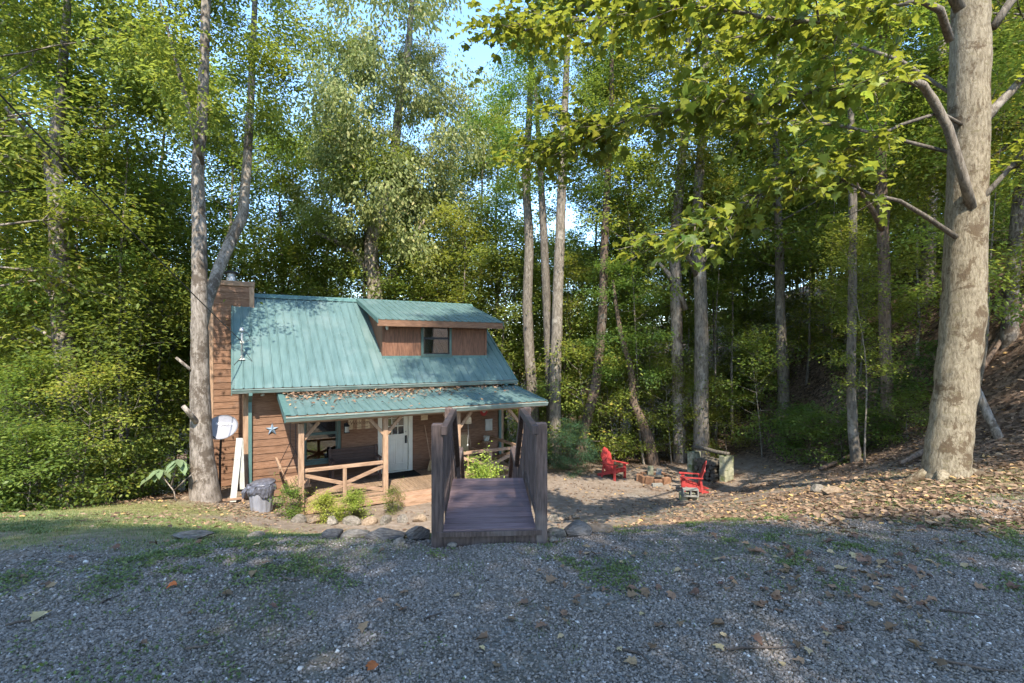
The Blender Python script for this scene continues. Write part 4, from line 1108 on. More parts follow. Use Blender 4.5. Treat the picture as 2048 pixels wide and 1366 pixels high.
def lobed_mesh(name, seed, mat):
    rs = np.random.RandomState(seed)
    S, faces = SHAPES['lobed']
    V = S.copy(); V[:, 2] += rs.normal(0, 0.035, len(V)) - 0.10 * V[:, 0] ** 2 + 0.06 * np.abs(V[:, 1])
    V[:, 1] *= rs.uniform(0.85, 1.1)
    return np_mesh(name, V, np.concatenate([np.array(f) for f in faces]), [len(f) for f in faces], mat, np.full(len(V), rs.choice((0.1, 0.25, 0.4, 0.5, 0.6, 0.75, 0.86))))
rng = np.random.RandomState(77)
lpos, lax, lnr, twig_paths = [], [], [], []
for li, (pp, dd, rr) in enumerate(limbs):
    dd = dd if hasattr(dd, '__len__') else [dd] * len(pp)
    q = np.array([P(px, py, d) for (px, py), d in zip(pp, dd)])
    seg = np.linalg.norm(np.diff(q, axis=0), axis=1); cum = np.concatenate([[0], np.cumsum(seg)])
    nt = {0: 100, 1: 18, 2: 16, 3: 8, 4: 130, 5: 110, 6: 12, 7: 70, 8: 34, 9: 20, 10: 20, 11: 60, 12: 130}[li]
    start = {0: 0.28, 1: 0.3, 2: 0.3, 3: 0.5, 4: 0.22, 5: 0.25, 6: 0.3, 7: 0.3, 8: 0.1, 9: 0.25, 10: 0.25, 11: 0.1, 12: 0.4}[li]
    for t in range(nt):
        s = cum[-1] * rng.uniform(start, 1.0)
        i = min(np.searchsorted(cum, s) - 1, len(q) - 2); i = max(i, 0)
        f = (s - cum[i]) / seg[i]
        p0 = q[i] * (1 - f) + q[i + 1] * f
        d = unit(q[i + 1] - q[i])
        side = unit(np.cross(d, (0, 0, 1.0))) * rng.choice((-1, 1))
        v = d * rng.uniform(0.3, 1.0) + side * rng.uniform(0.3, 1.0) + np.array((0, 0, rng.normal(0.0, 0.35)))
        L = rng.uniform(0.5, 1.15)
        tw = wander(rng, p0, unit(v), L, 4, 0.16, -0.06)
        twig_paths.append(([Vector(x) - big_base for x in tw], [0.010, 0.008, 0.006, 0.004, 0.002], 4))
        for c in range(int(13 * L) + 6):
            h = rng.uniform(0.1, 1.0) * 4; hi = min(int(h), 3); hf = h - hi
            pt = tw[hi] * (1 - hf) + tw[hi + 1] * hf + rng.normal(0, 0.10, 3) * np.array((1, 1, 0.7))
            a = rng.normal(0, 1, 3) * np.array((1, 1, 0.35)) + unit(v) * 0.6; a[2] -= 0.35
            lpos.append(pt); lax.append(a); lnr.append(np.array((rng.normal(0, 0.38), rng.normal(0, 0.38), 1.0)))
lpos = np.array(lpos); lax = np.array(lax); lnr = np.array(lnr)
lsz = rng.uniform(0.09, 0.17, len(lpos))
# keep the air in front of the lens free
keep = ~((lpos[:, 1] < 3.2) | ((lpos[:, 2] < 2.4)))
lpos, lax, lnr, lsz = lpos[keep], lax[keep], lnr[keep], lsz[keep]
ppx = 1024 + lpos[:, 0] / lpos[:, 1] * F; ppy = HOR - (lpos[:, 2] - CAM_Z) / lpos[:, 1] * F
inview = (ppx > 960) & (ppx < 2040) & (ppy > 5) & (ppy < 600)
score = np.where(inview, lsz / lpos[:, 1], -1)
order = np.argsort(-score)
near_i = order[:300]
rest = order[300:]
lm = [lobed_mesh('leaf', s, M['leaf_maple']) for s in range(16)]
A, B_, N_ = leaf_frames(lax, lnr)
for i in near_i:
    R = Matrix((A[i], B_[i], N_[i])).transposed()
    inst('leaf', lm[i % 16], big, tuple(lpos[i] - np.array(big_base)), R.to_euler(), float(lsz[i]))
cm = leaves_mesh('crown', lpos[rest] - np.array(big_base), lax[rest], lnr[rest], lsz[rest], np.clip(rng.normal(0.42, 0.25, len(rest)), 0, 0.9) + 0.1 * (rng.rand(len(rest)) > 0.985), M['leaf_maple'], 'lobed')
tag(inst('crown', cm, big), kind='stuff')
tag(inst('twig_spray', tubes_mesh('twig_spray', twig_paths, M['bark_grey']), big), kind='stuff')

# ---------------------------------------------------------------- the woods
fr_ng = random.Random(11)
LAB = {'tallA': ('tall broadleaf tree with grey trunk and mid green crown in the woods', 'tall green trees of the woods'),
       'tallB': ('tall broadleaf tree with yellow green crown rising over the woods', 'tall yellow green trees of the woods'),
       'tallC': ('tall tree with hanging pale silvery green leaves in the woods', 'tall silvery trees of the woods'),
       'tallD': ('narrow tall tree with deep green crown in the woods', 'narrow deep green trees of the woods'),
       'midA': ('layered green understory tree between the taller trunks', 'green understory trees'),
       'midB': ('dark green understory tree with flat leafy sprays', 'dark understory trees'),
       'midC': ('bright yellow green understory tree among the woods', 'bright understory trees'),
       'poleA': ('thin pale pole tree with a small high crown', 'thin pale pole trees'),
       'poleB': ('thin leaning grey pole tree with sparse yellow green leaves', 'thin leaning pole trees'),
       'sapA': ('green leafy sapling growing at the wood edge', 'green saplings of the wood edge'),
       'sapB': ('bright lime leafed sapling growing at the wood edge', 'lime saplings of the wood edge'),
       'shrubA': ('low green shrub on the woodland floor', 'low green woodland shrubs'),
       'shrubB': ('low dark leafed shrub on the woodland floor', 'low dark woodland shrubs')}
placed = []
def px_of(x, y): return 1024 + x / y * F
def free(x, y, r, gap):
    # cabin block
    dx, dy = x - CO.x, y - CO.y
    u = CA * dx + SA * dy; b = -SA * dx + CA * dy
    if -2.0 - r * 0.35 < u < 9.2 + r * 0.35 and -5.5 < b < 7.5 + r * 0.3: return False
    if y < 2.0: return False
    # open yard, fire pit clearing
    if -9.2 - r * 0.5 < x < 8.5 and y < 12.5: return False
    if x <= -9.2 and y < 9.6 + r * 0.4 - 0.25 * (x + 9.2) * -1 * 0: return False
    if 0.6 < x < 8.0 + r * 0.3 and y < 18.3 + r * 0.25: return False
    if x >= 8.5 and y < 9.5 and x < 10.5 + r: return False
    if x > 7.5 and y < 17 and r < 3.2 and fr_ng.random() < 0.85: return False
    for (a, c, g) in placed:
        if (a - x) ** 2 + (c - y) ** 2 < (gap + g) ** 2 * 0.25: return False
    return True
def top_ok(x, y, s, proto):
    ht, cr = PT[proto][2] * s, PT[proto][3] * s
    c = px_of(x, y); w = cr * 0.85 / y * F
    top = HOR - (H(x, y) + ht - CAM_Z) / y * F
    if c + w * 0.8 > 900 and c - w * 0.8 < 985 and top < 300: return False
    if c + w > 1120 and c - w < 1165 and top < 430: return False
    return True
def scatter(protos, n, dr, pxr, gap, srange, name, cat='tree', tries=60, power=1.0):
    k = 0
    for _ in range(n * tries):
        if k >= n: break
        d = dr[0] + (dr[1] - dr[0]) * fr_ng.random() ** power
        px = fr_ng.uniform(*pxr)
        x, y = (px - 1024) / F * d, d
        pr = fr_ng.choice(protos); s = fr_ng.uniform(*srange)
        if not free(x, y, PT[pr][3] * s, gap) or not top_ok(x, y, s, pr): continue
        placed.append((x, y, gap))
        plant(pr, x, y, LAB[pr][0], cat, LAB[pr][1], s, None, name, rng=fr_ng)
        k += 1
    return k
for pr, px, d, sc_ in [('tallB', -90, 11.5, 0.8), ('midC', 262, 15.6, 0.9), ('midC', -40, 15.0, 0.9), ('midA', 310, 17.4, 1.0), ('tallA', 225, 18.0, 0.9), ('tallB', 300, 21.5, 0.95),
                       ('tallA', 560, 24.0, 0.85), ('tallB', 640, 27.0, 0.9), ('tallA', 470, 22.5, 0.9), ('tallC', 850, 27.5, 0.75), ('midC', 905, 24.0, 1.0), ('midC', 620, 24.5, 1.1), ('midC', 975, 26.0, 1.1), ('tallA', 955, 29.0, 1.0), ('tallB', 1010, 32.0, 1.0), ('tallA', 900, 33.0, 0.95),
                       ('midA', 1040, 25.0, 1.1), ('tallB', 1270, 23.0, 0.8), ('tallA', 1190, 26.0, 0.75), ('tallB', 1570, 22.0, 0.85), ('tallB', 2020, 12.5, 0.7)]:
    x, y = (px - 1024) / F * d, d
    placed.append((x, y, 1.5))
    plant(pr, x, y, LAB[pr][0], 'tree', LAB[pr][1], sc_, None, 'forest_tree' if pr[0] == 't' else 'understory_tree', rng=fr_ng)
scatter(['tallA', 'tallB', 'tallB', 'tallD'], 6, (15, 24), (-250, 560), 3.4, (0.8, 1.1), 'forest_tree')
scatter(['tallA', 'tallC', 'tallD', 'tallB'], 4, (22, 30), (480, 1280), 3.0, (0.7, 1.0), 'forest_tree')
scatter(['tallA', 'tallD', 'tallB'], 4, (17, 26), (1250, 2350), 3.4, (0.75, 1.05), 'forest_tree')
scatter(['midA', 'midC', 'midC'], 6, (15, 24), (-150, 480), 2.4, (0.7, 1.1), 'understory_tree')
scatter(['midA', 'midC', 'midC'], 10, (22, 30), (420, 1280), 2.2, (0.8, 1.15), 'understory_tree')
scatter(['midA', 'midC', 'midC'], 18, (20, 30), (1060, 2300), 2.6, (0.6, 1.0), 'understory_tree')
scatter(['midA', 'midC', 'midC'], 80, (34, 62), (-300, 2300), 2.2, (1.1, 1.7), 'understory_tree')
scatter(['poleA', 'poleB'], 48, (15, 32), (1040, 2200), 0.9, (0.7, 1.1), 'pole_tree')
scatter(['poleA', 'poleB'], 30, (13, 28), (-50, 700), 0.9, (0.7, 1.1), 'pole_tree')
scatter(['sapA', 'sapB'], 26, (11, 24), (-150, 480), 1.0, (0.6, 1.1), 'sapling', 'sapling')
scatter(['sapA', 'sapB', 'sapB'], 50, (17, 26), (1040, 1800), 1.0, (0.6, 1.2), 'sapling', 'sapling')
scatter(['poleB', 'poleA'], 14, (11, 17), (1600, 2200), 0.7, (0.5, 0.8), 'pole_tree')
scatter(['shrubA', 'shrubB'], 46, (10, 20), (-150, 470), 0.7, (0.6, 1.1), 'woodland_shrub', 'shrub')
scatter(['shrubA', 'shrubB', 'shrubB'], 56, (12, 28), (1050, 2200), 0.8, (0.5, 1.0), 'woodland_shrub', 'shrub')
# tall trees standing behind the photographer: their shade lies over the gravel
for i, (x, y, pr, s) in enumerate([(-7.2, -10.2, 'tallA', 0.86), (-3.6, -7.5, 'tallB', 0.74), (-0.4, -9.2, 'tallA', 0.84), (2.6, -7.0, 'tallD', 0.82), (4.8, -10.4, 'tallB', 0.84), (9.5, -11.5, 'tallA', 0.80), (-10.5, -7.5, 'tallB', 0.70),
                                   (-1.8, -12.4, 'tallD', 1.0), (6.4, -13.8, 'tallA', 0.95), (1.2, -5.0, 'midA', 0.95), (-5.4, -4.8, 'midC', 0.9), (5.0, -5.8, 'midA', 0.9), (-8.8, -4.0, 'midA', 0.8), (-1.6, -4.4, 'midA', 0.85), (11.8, 3.0, 'tallA', 0.8)]):
    plant(pr, x, y, 'leafy tree at the drive edge facing the cabin, shading the gravel', 'tree', 'trees along the drive', s, None, 'drive_tree', rng=fr_ng)

# ---------------------------------------------------------------- footbridge and stairs
br = empty('footbridge', (-0.20, 4.5, 0), math.radians(3.3), 'weathered brown wooden footbridge with railings and steps leading down to the cabin', 'footbridge')
HW = 0.42
def dz(y): return 0.135 + 0.075 * min(y / 1.5, 1.0)
bdeck = MB()
for s in (-1, 1):
    bdeck.beam((s * (HW - 0.06), 0.06, 0.05), (s * (HW - 0.06), 1.5, 0.11), 0.06, 0.10)
bdeck = bdeck.build('walkway_deck', M['bridge'], br)
npl = 11
pl_w = 1.50 / npl
plank_me = MB().box(-HW, HW, 0, pl_w - 0.007, -0.032, 0).mesh('plank', M['bridge_deck'])
for i in range(npl):
    y = 0.015 + i * pl_w
    o = inst('plank', plank_me, bdeck, (0, y, dz(y)), (math.atan(0.05), 0, 0))
MB().box(-HW + 0.005, HW - 0.005, 0.0, 0.045, -0.12, dz(0) - 0.05).build('front_board', M['bridge'], bdeck, bevel=0.004)
MB().box(-HW - 0.05, HW + 0.05, -0.018, -0.001, dz(0) - 0.055, dz(0) - 0.012).build('nosing', M['bridge'], bdeck)
LZ = -0.76                                   # landing level
stations = [(0.05, 0.0, 1.085), (1.50, 0.0, 1.06), (2.48, LZ - 0.3, 0.20), (3.55, LZ - 0.5, 0.20), (4.95, -2.15, -1.12)]
for s in (-1, 1):
    for i, (y, zb, zt) in enumerate(stations):
        wv = Vector((-0.20 + s * 0.47 - y * 0.0575, 4.5 + y, 0))
        gz = H(wv.x, wv.y) - 0.12
        w = 0.052 if i == 0 else 0.045
        MB().box(s * (HW + 0.05) - w, s * (HW + 0.05) + w, y - w, y + w, gz, zt).build('railing_post', M['bridge'], br, bevel=0.008)
    def rail_z(y):
        if y <= 1.5: return 1.05 - 0.012 * y
        if y <= 2.48: return 1.03 + (0.17 - 1.03) * (y - 1.5) / 0.98
        if y <= 3.55: return 0.17
        return 0.17 + (-1.14 - 0.17) * (y - 3.55) / 1.40
    def walk_z(y):
        if y <= 1.5: return dz(y)
        if y <= 2.48: return dz(1.5) + (LZ - dz(1.5)) * (y - 1.5) / 0.98
        if y <= 3.55: return LZ
        return LZ + (-2.05 - LZ) * (y - 3.55) / 1.40
    x = s * (HW + 0.0)
    for (y0, y1) in ((-0.02, 1.47), (1.5, 2.46), (2.5, 3.53), (3.57, 4.93)):
        MB().beam((x - s * 0.012, y0, rail_z(y0) - 0.02), (x - s * 0.012, y1, rail_z(y1) - 0.02), 0.06, 0.085).build('handrail', M['bridge'], br, bevel=0.006)
        MB().beam((x + s * 0.035, y0 + 0.12, walk_z(y0) + 0.06), (x + s * 0.035, y1, walk_z(y1) + 0.06), 0.035, 0.08).build('lower_rail', M['bridge'], br)
    y = 0.17
    while y < 4.85:
        if min(abs(y - q[0]) for q in stations) > 0.06:
            MB().box(x + s * 0.019, x + s * 0.053, y - 0.017, y + 0.017, walk_z(y) + 0.02, rail_z(y) - 0.06).build('baluster', M['bridge'], br)
        y += 0.118
def flight(y0, z0, y1, z1, n):
    for i in range(1, n):
        t = i / n
        yy = y0 + (y1 - y0) * (i - 0.5) / n; zz = z0 + (z1 - z0) * t
        MB().box(-HW + 0.01, HW - 0.01, yy - 0.12, yy + 0.13, zz - 0.035, zz).build('tread', M['bridge_deck'], br)
    for s in (-1, 1):
        MB().beam((s * (HW - 0.03), y0, z0 - 0.14), (s * (HW - 0.03), y1, z1 - 0.14), 0.045, 0.2).build('stringer', M['bridge'], br)
flight(1.52, dz(1.5), 2.48, LZ, 5)
for i in range(8):
    MB().box(-HW, HW, 2.49 + i * 0.134, 2.49 + i * 0.134 + 0.127, LZ - 0.032, LZ).build('landing_plank', M['bridge_deck'], br)
flight(3.57, LZ, 4.95, -2.05, 7)

# ---------------------------------------------------------------- things on and around the porch
def tube_obj(name, pts, r, mat, parent=None, n=6):
    return MB().tube(pts, r, n).build(name, mat, parent, smooth=True)
o = W(2.82, -0.35, DK)
bn = empty('porch_bench', o, ANG, 'dark brown high-backed wooden bench against the porch wall', 'bench')
MB().box(-0.68, 0.68, -0.24, 0.26, 0.40, 0.44).build('seat', M['bench'], bn, bevel=0.005)
for i in range(5):
    MB().box(-0.64, 0.64, 0.235, 0.26, 0.46 + i * 0.09, 0.54 + i * 0.09).build('back_slat', M['bench'], bn)
for s in (-1, 1):
    MB().box(s * 0.66 - 0.035, s * 0.66 + 0.035, 0.2, 0.27, 0.0, 0.93).build('leg', M['bench'], bn, bevel=0.005)
    MB().box(s * 0.66 - 0.034, s * 0.66 + 0.034, -0.25, -0.18, 0.0, 0.62).build('leg', M['bench'], bn, bevel=0.005)
    MB().box(s * 0.66 - 0.045, s * 0.66 + 0.045, -0.28, 0.199, 0.621, 0.65).build('armrest', M['bench'], bn)
MB().box(-0.62, 0.62, -0.22, -0.19, 0.12, 0.18).build('stretcher', M['bench'], bn)

# porch swing: hangs at the left end, faces along the porch
o = W(0.98, -1.05, DK)
sw = empty('porch_swing', o, ANG, 'wooden slatted porch swing hanging from chains at the porch end', 'porch swing')
for i in range(6):
    MB().box(0.0 + i * 0.078, 0.066 + i * 0.078, -0.62, 0.62, 0.34 - 0.012 * (5 - i), 0.36 - 0.012 * (5 - i)).build('seat_slat', M['trim'], sw)
for i in range(9):
    yy = -0.6 + i * 0.145
    MB().beam((-0.02, yy, 0.32), (-0.24, yy, 0.86), 0.06, 0.02, (1, 0, 0.3)).build('back_slat', M['trim'], sw)
MB().beam((-0.25, -0.64, 0.86), (-0.25, 0.64, 0.86), 0.05, 0.06).build('back_rail', M['trim'], sw)
for s in (-1, 1):
    MB().box(-0.16, 0.46, s * 0.63 - 0.035, s * 0.63 + 0.035, 0.55, 0.575).build('armrest', M['trim'], sw)
    MB().box(0.38, 0.43, s * 0.63 - 0.022, s * 0.63 + 0.022, 0.31, 0.549).build('arm_post', M['trim'], sw)
    MB().beam((-0.05, s * 0.62, 0.30), (0.47, s * 0.62, 0.33), 0.045, 0.05).build('seat_frame', M['trim'], sw)
    for xx in (-0.2, 0.42):
        tube_obj('chain', [(xx, s * 0.66, 0.56 if xx > 0 else 0.62), (0.1, s * 0.66, 1.25), (0.1, s * 0.66, 2.02)], 0.008, M['black'], sw)

o = W(4.12, -0.42, DK)
mt_ = empty('door_mat', o, ANG, 'black fibre door mat lying before the cream door', 'door mat')
MB().box(-0.55, 0.55, -0.33, 0.33, 0.0015, 0.014).build('fibre_pad', M['mat'], mt_)
MB().box(-0.52, 0.52, -0.30, 0.30, 0.0142, 0.02).build('pile', M['mat'], mt_)

def text(name, body, size, loc, rot, mat, parent, ext=0.002, align='CENTER'):
    cu = bpy.data.curves.new(name, 'FONT')
    cu.body = body; cu.size = size; cu.extrude = ext; cu.align_x = align; cu.align_y = 'CENTER'
    cu.materials.append(mat)
    tmp = bpy.data.objects.new(name, cu); col.objects.link(tmp)
    bpy.context.view_layer.update()
    me = bpy.data.meshes.new_from_object(tmp.evaluated_get(bpy.context.evaluated_depsgraph_get()))
    bpy.data.objects.remove(tmp)
    if not me.materials: me.materials.append(mat)
    return inst(name, me, parent, loc, rot)
o = W(3.06, -0.035, -0.43)
sg = empty('welcome_sign', o, ANG, 'pale wooden welcome sign of upright boards on the porch wall', 'sign')
for i in range(6):
    a = -0.37 + i * 0.123
    MB().box(a, a + 0.121, -0.022, 0.0, -0.17, 0.17).build('board', M['sign_wood'] if i % 2 == 0 else M['trim'], sg)
text('lettering', 'Welcome', 0.165, (0, -0.025, 0.02), (math.pi / 2, 0, 0), M['sign_ink'], sg)
MB().beam((-0.2, -0.0245, -0.11), (0.2, -0.0245, -0.11), 0.004, 0.012).build('flourish', M['sign_ink'], sg)

def lantern(u, z, label):
    q = W(u, -0.045, z)
    l = empty('wall_lantern', q, ANG, label, 'lantern')
    MB().box(-0.06, 0.06, -0.012, 0.012, -0.19, 0.1).build('back_plate', M['black'], l)
    MB().tube([(0, -0.01, 0.08), (0, -0.08, 0.14), (0, -0.13, 0.10)], 0.012, 6).build('arm', M['black'], l)
    MB().lathe([(0.0, 0.11), (0.03, 0.10), (0.085, 0.03), (0.08, 0.02), (0.0, 0.02)], 6, (0, -0.13, 0)).build('cap', M['black'], l)
    MB().lathe([(0.055, 0.02), (0.065, -0.14)], 6, (0, -0.13, 0)).build('shade', M['white'], l)
    MB().lathe([(0.0, -0.14), (0.085, -0.14), (0.085, -0.165), (0.0, -0.18)], 6, (0, -0.13, 0)).build('base', M['black'], l)
lantern(2.62, -0.50, 'black carriage lantern with pale glass beside the welcome sign')

# barn star
q = W(0.66, -0.045, -0.43)
stv = empty('barn_star', q, ANG, 'blue grey tin barn star hanging on the cedar wall', 'star')
m = MB()
for i in range(10):
    a = math.pi / 2 + i * math.pi / 5
    r = 0.17 if i % 2 == 0 else 0.068
    m.v.append((r * math.cos(a), 0.0, r * math.sin(a)))
m.v += [(0, -0.045, 0), (0, 0.004, 0)]
for i in range(10):
    m.f.append((10, i, (i + 1) % 10)); m.f.append((11, (i + 1) % 10, i))
m.build('star_body', M['blue_star'], stv)
MB().tube([(0, 0.0, 0.168), (0, 0.012, 0.19)], 0.006, 6).build('hook', M['black'], stv)

q = W(0.42, -0.13, 0.60)
fl = empty('eave_floodlight', q, ANG, 'small brass floodlight fixed under the main eave', 'floodlight')
MB().lathe([(0.0, 0.03), (0.04, 0.03), (0.03, -0.02), (0.0, -0.02)], 10).build('mount', M['bell'], fl)
MB().lathe([(0.02, -0.02), (0.05, -0.05), (0.055, -0.09), (0.0, -0.085)], 10).build('lamp_head', M['white'], fl)

# hanging things on the right part of the wall
q = W(5.02, -0.05, -0.32)
bh = empty('hanging_sign', q, ANG, 'small cream hanging plaque to the right of the cream door', 'plaque')
MB().box(-0.11, 0.11, -0.02, 0.0, -0.15, 0.13).build('plaque_board', M['sign_wood'], bh)
MB().tube([(-0.1, -0.01, 0.13), (0, -0.02, 0.22), (0.1, -0.01, 0.13)], 0.004, 5).build('cord', M['cable'], bh)
for i in range(6):
    MB().lathe([(0.0, 0.02), (0.02, 0.0), (0.0, -0.02)], 6, (0.1 + 0.08 * i, -0.02, 0.14)).build('bead', M['white'], bh)
q = W(5.72, -1.85, -0.30)
bhs = empty('hanging_birdhouse', q, ANG, 'small pale hanging birdhouse with a cord under the porch beam', 'birdhouse')
MB().prism([(-0.08, -0.1), (0.08, -0.1), (0.08, 0.07), (0.0, 0.14), (-0.08, 0.07)], 'y', -0.07, 0.07).build('box', M['sign_wood'], bhs)
MB().beam((0, -0.09, 0.15), (0, 0.09, 0.15), 0.03, 0.012).build('roof', M['trim'], bhs)
MB().tube([(0, 0, 0.14), (0, 0, 0.27)], 0.004, 5).build('hanger', M['cable'], bhs)
MB().tube([(0, 0, -0.1), (0.0, -0.02, -0.35), (-0.02, -0.02, -0.7)], 0.006, 5).build('pull_cord', M['white'], bhs)
MB().lathe([(0, 0.04), (0.03, 0.0), (0, -0.05)], 8, (-0.02, -0.02, -0.73)).build('knob', M['white'], bhs)
q = W(7.12, -0.05, -0.28)
rp = empty('round_plaque', q, ANG, 'red oval wall plaque with a white centre near the right porch end', 'plaque')
m = MB().lathe([(0.0, 0.02), (0.13, 0.015), (0.15, 0.0), (0.0, 0.0)], 20); m.v = [(x, -zz, y * 1.35) for x, y, zz in m.v]
m.build('oval_board', M['red'], rp)
m = MB().lathe([(0.0, 0.028), (0.06, 0.026), (0.07, 0.021), (0.0, 0.021)], 16); m.v = [(x, -zz, y * 1.3) for x, y, zz in m.v]
m.build('centre', M['white'], rp)
q = W(7.30, -0.05, -0.78)
nb_ = empty('notice_box', q, ANG, 'white paper notice fixed on the wall below the oval plaque', 'notice')
MB().box(-0.13, 0.13, -0.03, 0.0, -0.2, 0.18).build('paper', M['white'], nb_)
MB().box(-0.14, 0.14, -0.036, -0.0305, 0.17, 0.19).build('clip', M['steel'], nb_)

# broom by the door
q = W(5.02, -0.22, DK)
bo = empty('broom', q, ANG, 'broom with a pale handle leaning on the wall by the door', 'broom')
MB().tube([(0.12, -0.1, 0.3), (0.0, 0.14, 1.4)], 0.013, 8).build('handle', M['trim'], bo)
MB().prism([(-0.13, 0.0), (0.13, 0.0), (0.05, 0.3), (-0.05, 0.3)], 'y', -0.03, 0.03).build('bristles', M['tan_seat'], bo, loc=(0.13, -0.11, 0.0))

# rocking chair on the right part of the porch
q = W(6.15, -1.05, DK)
rk = empty('rocking_chair', q, ANG + 0.25, 'tall backed wooden rocking chair with woven back on the right of the porch', 'rocking chair')
for s in (-1, 1):
    x = s * 0.27
    MB().tube([(x, -0.42, 0.07), (x, -0.2, 0.025), (x, 0.1, 0.015), (x, 0.4, 0.06), (x, 0.55, 0.12)], 0.02, 6).build('rocker', M['chairwood'], rk)
    MB().tube([(x, 0.2, 0.03), (x, 0.24, 0.45), (x, 0.42, 1.22)], 0.022, 8).build('back_post', M['chairwood'], rk)
    MB().tube([(x, -0.25, 0.04), (x, -0.25, 0.64)], 0.022, 8).build('leg', M['chairwood'], rk)
    MB().box(x - 0.04, x + 0.04, -0.30, 0.27, 0.641, 0.665).build('armrest', M['chairwood'], rk)
MB().box(-0.26, 0.26, -0.26, 0.24, 0.42, 0.45).build('seat', M['tan_seat'], rk)
m = MB(); m.beam((0, 0.29, 0.56), (0, 0.40, 1.08), 0.36, 0.025, (0, -1, 0.2)); m.build('back_panel', M['tan_seat'], rk)
for zz, yy in ((0.54, 0.275), (1.12, 0.40)):
    MB().box(-0.25, 0.25, yy - 0.015, yy + 0.015, zz - 0.035, zz + 0.035).build('back_rail', M['chairwood'], rk)
MB().tube([(-0.27, -0.25, 0.2), (0.27, -0.25, 0.2)], 0.014, 6).build('stretcher', M['chairwood'], rk)
q = W(7.0, -0.5, DK)
ptb = empty('side_table', q, ANG, 'small turned wooden plant stand in the dark porch corner', 'plant stand')
MB().lathe([(0.0, 0.78), (0.18, 0.78), (0.18, 0.75), (0.03, 0.74), (0.045, 0.6), (0.025, 0.5), (0.05, 0.36), (0.025, 0.24), (0.04, 0.1), (0.0, 0.1)], 14).build('turned_column', M['chairwood'], ptb, smooth=True)
for i in range(3):
    a = i * 2.094
    MB().beam((0.02 * math.cos(a), 0.02 * math.sin(a), 0.14), (0.2 * math.cos(a), 0.2 * math.sin(a), 0.015), 0.035, 0.03).build('foot', M['chairwood'], ptb)
MB().lathe([(0.0, 0.785), (0.08, 0.785), (0.11, 0.95), (0.1, 0.95), (0.0, 0.93)], 14).build('pot', M['white'], ptb)

# trash can with liner
q = P(523, 1021, 12.25); q.z = H(q.x, q.y)
tcn = empty('trash_can', q, 0.2, 'ribbed grey trash can with a dark liner folded over its rim', 'trash can')
m = MB(); nn = 48
prof = [(0.235, 0.0), (0.29, 0.62)]
for r, zz in prof:
    for j in range(nn):
        a = 2 * math.pi * j / nn
        rr = r * (1.0 + (0.035 if j % 4 < 2 else 0.0))
        m.v.append((rr * math.cos(a), rr * math.sin(a), zz))
for j in range(nn):
    m.f.append((j, (j + 1) % nn, nn + (j + 1) % nn, nn + j))
m.f.append(tuple(reversed(range(nn))))
m.build('can_body', M['can'], tcn)
m = MB(); rl = random.Random(4)
rings = [(0.312, 0.44), (0.322, 0.52), (0.318, 0.62), (0.30, 0.665), (0.27, 0.66), (0.2, 0.60), (0.0, 0.58)]
for k_, (r, zz) in enumerate(rings):
    for j in range(nn):
        a = 2 * math.pi * j / nn
        jr = (0.018 * math.sin(5 * a + k_) + rl.gauss(0, 0.008)) if r > 0.1 else 0
        jz = (0.05 * math.sin(3 * a + 1) + rl.gauss(0, 0.014)) if k_ == 0 else rl.gauss(0, 0.008)
        m.v.append(((r + jr) * math.cos(a), (r + jr) * math.sin(a), zz + jz))
for k_ in range(len(rings) - 1):
    for j in range(nn):
        m.f.append((k_ * nn + j, k_ * nn + (j + 1) % nn, (k_ + 1) * nn + (j + 1) % nn, (k_ + 1) * nn + j))
m.build('liner', M['bag'], tcn)
MB().tube([(-0.30, -0.08, 0.60), (-0.37, -0.10, 0.5), (-0.38, -0.1, 0.36), (-0.33, -0.08, 0.42)], [0.05, 0.06, 0.03, 0.01], 8).build('liner_knot', M['bag'], tcn)
m = MB().lathe([(0.0, 0.04), (0.12, 0.035), (0.27, 0.0), (0.29, -0.03), (0.28, -0.03), (0.0, 0.02)], 28)
m.build('lid', M['bag'], tcn, smooth=True, loc=(0.02, 0.05, 0.70), rot=(0.10, -0.05, 0))

# white boards leaning at the corner
q = P(466, 1005, 12.75); q.z = H(q.x, q.y)
wb = empty('white_stand', q, ANG - 0.1, 'white painted wooden stand of two tall boards leaning by the cabin corner', 'wooden stand')
MB().beam((0.0, 0.0, 0.03), (0.13, 0.18, 1.62), 0.14, 0.035, (0, -1, 0.1)).build('board', M['white'], wb)
MB().beam((0.20, 0.14, 0.30), (0.16, 0.20, 1.60), 0.11, 0.035, (0, -1, 0.1)).build('board', M['white'], wb)
MB().box(-0.30, 0.24, -0.03, 0.01, 0.08, 0.13).build('foot_rail', M['trim_h'], wb)
MB().box(-0.30, -0.26, -0.03, 0.01, 0.0, 0.079).build('foot', M['trim'], wb)
MB().box(0.20, 0.24, -0.03, 0.01, 0.0, 0.079).build('foot', M['trim'], wb)
MB().lathe([(0, -0.02), (0.03, -0.02), (0.03, 0.0), (0, 0)], 10).build('bolt', M['black'], wb, loc=(0.09, 0.10, 1.05), rot=(math.pi / 2, 0, 0))

